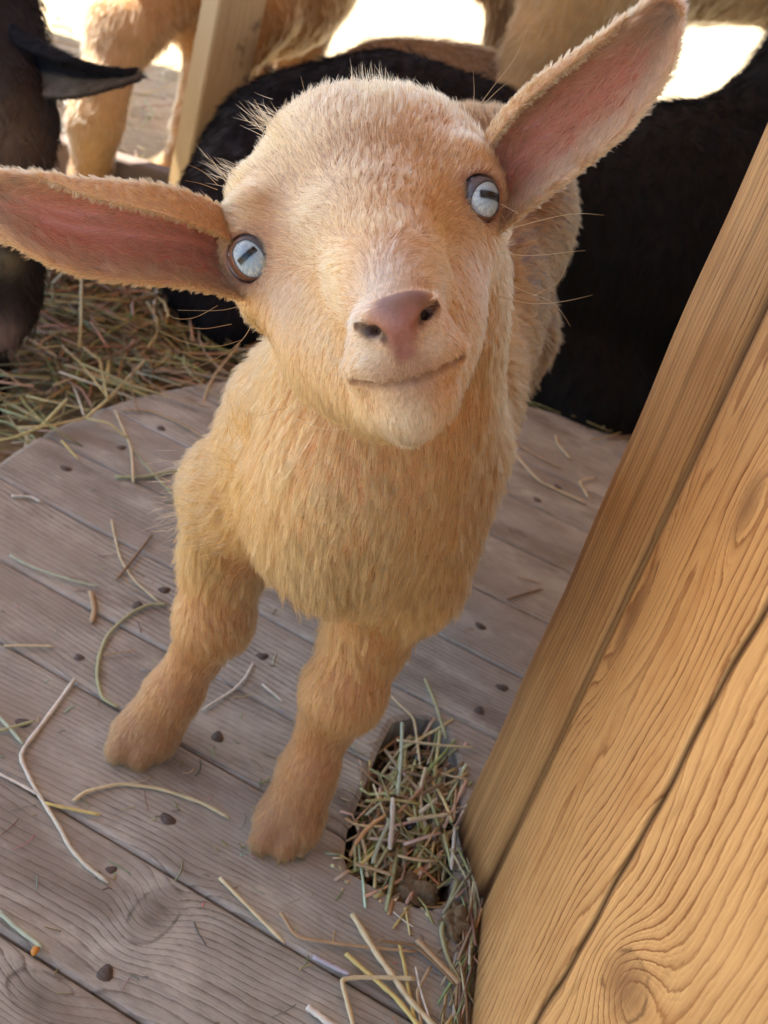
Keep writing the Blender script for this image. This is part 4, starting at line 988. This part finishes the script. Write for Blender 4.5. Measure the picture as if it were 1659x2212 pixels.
# ------------------------------------------------------------------ eyes, lids, whiskers, hooves
def eye_mat(name, ang, x0, x1, y0, hw, big):
    m = N(name, .12); c = m.coord(); q = m.xyz(m.vmath('SCALE', c, sc=1/.0075))
    ca, sa = math.cos(ang), math.sin(ang)
    u = m.math('ADD', m.math('MULTIPLY', q[0], ca), m.math('MULTIPLY', q[1], sa)); v = m.math('SUBTRACT', m.math('MULTIPLY', q[1], ca), m.math('MULTIPLY', q[0], sa))
    nz = m.noise(c, 700, 3)
    cx, hx = (x0+x1)/2, (x1-x0)/2
    du = m.math('SUBTRACT', m.math('ABSOLUTE', m.math('SUBTRACT', u, cx)), hx-hw*.4)
    dv = m.math('SUBTRACT', m.math('ABSOLUTE', m.math('SUBTRACT', v, y0)), hw*.6)
    d = m.math('SUBTRACT', m.math('SQRT', m.math('ADD', m.math('POWER', m.math('MAXIMUM', du, 0), 2), m.math('POWER', m.math('MAXIMUM', dv, 0), 2))), hw*.4)
    d = m.math('ADD', d, m.math('MULTIPLY', m.math('SUBTRACT', nz, .5), .05))
    pup = m.math('MULTIPLY', m.rng(d, -.03, .05, 1, 0), m.rng(m.noise(c, 420, 2), .3, .6, .8, 1))
    r = m.math('SQRT', m.math('ADD', m.math('POWER', m.math('SUBTRACT', u, cx), 2), m.math('POWER', m.math('SUBTRACT', v, y0), 2)))
    th = m.math('ARCTAN2', m.math('SUBTRACT', v, y0), m.math('SUBTRACT', u, cx))
    streak = m.noise(m.comb(m.math('MULTIPLY', th, 3.), m.math('MULTIPLY', r, 1.2)), 3.2, 4, .65)
    col = m.ramp(r, [(0, (.14, .20, .28)), (.25, (.24, .34, .44)), (.50, (.44, .54, .60)), (.72, (.56, .62, .60)), (.92, (.46, .40, .40)), (1, (.2, .14, .14))])
    col = m.mix(m.rng(streak, .42, .58, 0, .75), col, (.22, .31, .40)); col = m.mix(pup, col, (.006, .006, .006))
    m.col(col); m.b.inputs['Coat Weight'].default_value = .18; m.b.inputs['Coat Roughness'].default_value = .02; m.b.inputs['Specular IOR Level'].default_value = .2
    return m.m
LIDM = N('eyelid', .38); a_ = LIDM.attr('lidc'); LIDM.col(LIDM.mix(LIDM.rng(LIDM.noise(LIDM.coord(), 900, 3), .3, .7, 0, .3), a_, (.03, .022, .025))); LIDM.bump(LIDM.noise(LIDM.coord(), 1200, 3), .3, .0005)
GLOB = .0075
def make_eye(ec, dcen, ang, pupil, opening, outer, upper):
    bm = bmesh.new(); bmesh.ops.create_uvsphere(bm, u_segments=48, v_segments=32, radius=GLOB)
    me = bpy.data.meshes.new('eye'); bm.to_mesh(me); bm.free(); me.polygons.foreach_set('use_smooth', [True]*len(me.polygons))
    o = bpy.data.objects.new('eye', me); C.objects.link(o)
    o.parent = kid; o.matrix_world = Matrix.Translation(Vector(ec)) @ Matrix(RC.tolist()).to_4x4()
    me.materials.append(eye_mat('eyeball', ang, *pupil))
    # lid: a spherical shell between the opening and the outer contour
    def on(px, py, R_):                     # hit of the sight line with a sphere of radius R_
        r = ray(px, py); oc = CAM-ec; a = r.dot(r); b = 2*oc.dot(r); cc = oc.dot(oc)-R_*R_; D = b*b-4*a*cc
        if D < 0:
            t = -b/(2*a); p = CAM+r*t; return ec+unit(p-ec)*R_
        return CAM+r*((-b-math.sqrt(D))/(2*a))
    def loop(pts, n=56):
        pts = np.array(pts+pts[:1], float); k = np.concatenate([[0], np.cumsum(np.linalg.norm(np.diff(pts, axis=0), axis=1))]); t = np.linspace(0, k[-1], n, endpoint=False)
        q = np.stack([np.interp(t, k, pts[:, 0]), np.interp(t, k, pts[:, 1])], 1)
        for _ in range(3): q = .25*np.roll(q, 1, 0)+.5*q+.25*np.roll(q, -1, 0)
        return q
    A, B = loop(opening), loop(outer); cen = A.mean(0)
    # match by angle
    def bya(q): a = np.arctan2(q[:, 1]-cen[1], q[:, 0]-cen[0]); return q[np.argsort(a)], np.sort(a)
    th = np.linspace(-math.pi, math.pi, 57)[:-1]
    def res(q):
        q, a = bya(q); rr = np.hypot(*(q-cen).T); return np.interp(th, np.concatenate([a-2*math.pi, a, a+2*math.pi]), np.tile(rr, 3))
    ra, rb = res(A), res(B); rb = np.maximum(rb, ra+3); V = []; col = []
    rows = [(0, 1.005), (0.06, 1.05), (.3, 1.062), (.65, 1.066), (1., 1.06), (1.35, 1.02), (1.7, .95)]
    for (f_, R_) in rows:
        for i, t in enumerate(th):
            r_ = ra[i]+(rb[i]-ra[i])*f_ + (6 if 1 < f_ < 1.5 else 14 if f_ > 1.5 else 0); V.append(on(cen[0]+math.cos(t)*r_, cen[1]+math.sin(t)*r_, GLOB*R_))
            w_ = max(0, math.cos(t-upper)); w_ = min(1, w_*1.6)
            base = np.array((.20, .09, .055))*(1-w_)+np.array((.085, .085, .102))*w_
            if f_ < .1: base = base*.35
            if f_ > .9: base = base*.75+np.array((.10, .05, .03))*.25
            col.append(base)
    n = len(th); Fc = [(k*n+i, k*n+(i+1) % n, (k+1)*n+(i+1) % n, (k+1)*n+i) for k in range(len(rows)-1) for i in range(n)]
    lid = mesh_obj('eyelid', V, Fc, LIDM.m, kid); vcol(lid, 'lidc', np.array(col)); return o
PXR = 58.
make_eye(EYES[0], 0, math.radians(40), (-.56, .38, -.04, .135, 0), [(500, 545), (510, 525), (530, 517), (550, 526), (566, 545), (575, 568), (571, 588), (558, 600), (540, 600), (522, 590), (508, 570)],
         [(496, 545), (505, 521), (528, 503), (553, 508), (573, 529), (585, 558), (582, 584), (563, 603), (541, 604), (519, 594), (503, 571)], math.radians(-50))
make_eye(EYES[1], 0, math.radians(-3), (.05, .98, -.02, .17, 0), [(1017, 440), (1021, 420), (1033, 401), (1051, 391), (1066, 393), (1076, 405), (1079, 430), (1075, 458), (1062, 470), (1045, 468), (1027, 458)],
         [(1008, 452), (1009, 420), (1021, 390), (1041, 375), (1062, 382), (1078, 398), (1082, 430), (1078, 461), (1063, 474), (1044, 473), (1022, 466)], math.radians(-125))
# whiskers and stray hairs
wm = N('whisker', .4); wm.col(srgb(205, 180, 140))
WK = [[(470, 660, .36), (420, 690, .35), (372, 690, .345), (355, 668, .345)], [(500, 700, .36), (440, 712, .35), (380, 702, .345)], [(520, 735, .362), (470, 752, .35), (400, 742, .345), (345, 715, .345)], [(545, 700, .362), (520, 745, .355), (440, 790, .35), (365, 810, .345)], [(540, 655, .36), (480, 672, .35), (384, 670, .345)],
      [(1080, 500, .36), (1150, 480, .355), (1240, 458, .35), (1305, 465, .35)], [(1080, 545, .36), (1140, 555, .355), (1220, 545, .35), (1265, 541, .35)], [(1075, 600, .36), (1130, 630, .355), (1200, 650, .35), (1232, 705, .35)], [(1075, 640, .36), (1150, 660, .355), (1230, 650, .35), (1280, 637, .35)], [(1150, 640, .40), (1210, 610, .40), (1230, 555, .40)],
      [(1030, 235, .385), (1070, 180, .38), (1120, 120, .375), (1142, 50, .37)], [(1040, 230, .385), (1080, 190, .38), (1110, 170, .375)], [(1020, 250, .385), (1025, 200, .385), (1022, 150, .38)],
      [(470, 400, .38), (440, 370, .375), (405, 355, .37)], [(470, 410, .38), (430, 395, .375), (400, 390, .37)], [(480, 380, .38), (455, 340, .375), (445, 330, .37)], [(570, 250, .39), (550, 215, .385)], [(660, 205, .39), (650, 165, .385)], [(1080, 440, .358), (1100, 450, .35), (1120, 462, .345)], [(640, 905, .345), (700, 930, .335), (760, 925, .33)], [(620, 880, .345), (560, 900, .34), (530, 890, .335)]]
for w_ in WK: mesh_obj('whisker', *whisker([at(*p) for p in w_], .00011), wm.m, kid)
# hoof tips
hm = N('hoof_horn', .45); hm.col(srgb(150, 128, 96))
for px, py, dx in ((612, 1846, .0), (300, 1640, 0)):
    p = fl(px, py, 0); [setattr(blob('hoof', (p[0]+.0015+ex, p[1]+.0062, .0036), (.0046, .0078, .0040), hm.m, .05, 2, 3), 'parent', kid) for ex in (-.005, .005)]
# tufts: crest on the crown and the ruffled shoulder
def tuft(c, dirs, n, L, col, rad=.00008, spread=.006, seed=5):
    r = np.random.default_rng(seed); P0 = np.array(c)+r.normal(0, spread, (n, 3))*np.array([1, 1, .4]); D = unit(np.array(dirs)+r.normal(0, .22, (n, 3))); D2 = unit(D+r.normal(0, .25, (n, 3)))
    ln_ = L*(.5+.7*r.random(n)); t = np.linspace(0, 1, 5)[None, :, None]
    pts = P0[:, None]+D[:, None]*ln_[:, None, None]*t+(D2-D)[:, None]*ln_[:, None, None]*t*t*.5
    hc = bpy.data.hair_curves.new('hair_tuft'); hc.add_curves([5]*n); hc.attributes['position'].data.foreach_set('vector', pts.astype(np.float32).ravel())
    ra = hc.attributes.get('radius') or hc.attributes.new('radius', 'FLOAT', 'POINT'); ra.data.foreach_set('value', np.tile(rad*np.array([1, 1, .8, .5, .15]), n).astype(np.float32))
    ca = hc.attributes.new('fcol', 'FLOAT_COLOR', 'CURVE'); cc = np.ones((n, 4)); cc[:, :3] = np.array(col)*(1+r.normal(0, .15, (n, 1))); ca.data.foreach_set('color', np.clip(cc, .01, 1).astype(np.float32).ravel())
    hc.materials.append(FM); o = bpy.data.objects.new('hair_tuft', hc); C.objects.link(o); o.parent = kid; return o
def wdir(dx, dy, dz=0): return RC @ np.array([dx, -dy, dz])
tuft(head_pt(830, 205)+wdir(0, 12, 0)*.0002, wdir(-.1, -1, .15), 220, .0085, (.40, .26, .12), spread=.005, seed=41)
tuft(head_pt(600, 270), wdir(-.75, -.55, .1), 120, .0075, (.42, .26, .11), spread=.005, seed=42)
tuft(head_pt(515, 385), wdir(-.8, -.5, .1), 70, .008, (.42, .26, .11), spread=.004, seed=43)
sp = lambda x, y, e=0: at(x, y, (surf(kf, x, y, .2, .7) or .43)+e)
tuft(sp(535, 940), wdir(-.15, -1, .1), 160, .014, (.50, .19, .055), spread=.0035, seed=44)
tuft(sp(500, 1000), wdir(-1, -.25, .1), 120, .013, (.50, .19, .055), spread=.005, seed=45)
tuft(sp(455, 1120), wdir(-1, .25, .1), 300, .009, COL_BODY, spread=.009, seed=47)
tuft(sp(465, 1060), wdir(-1, -.1, .1), 300, .010, COL_BODY, spread=.009, seed=46)
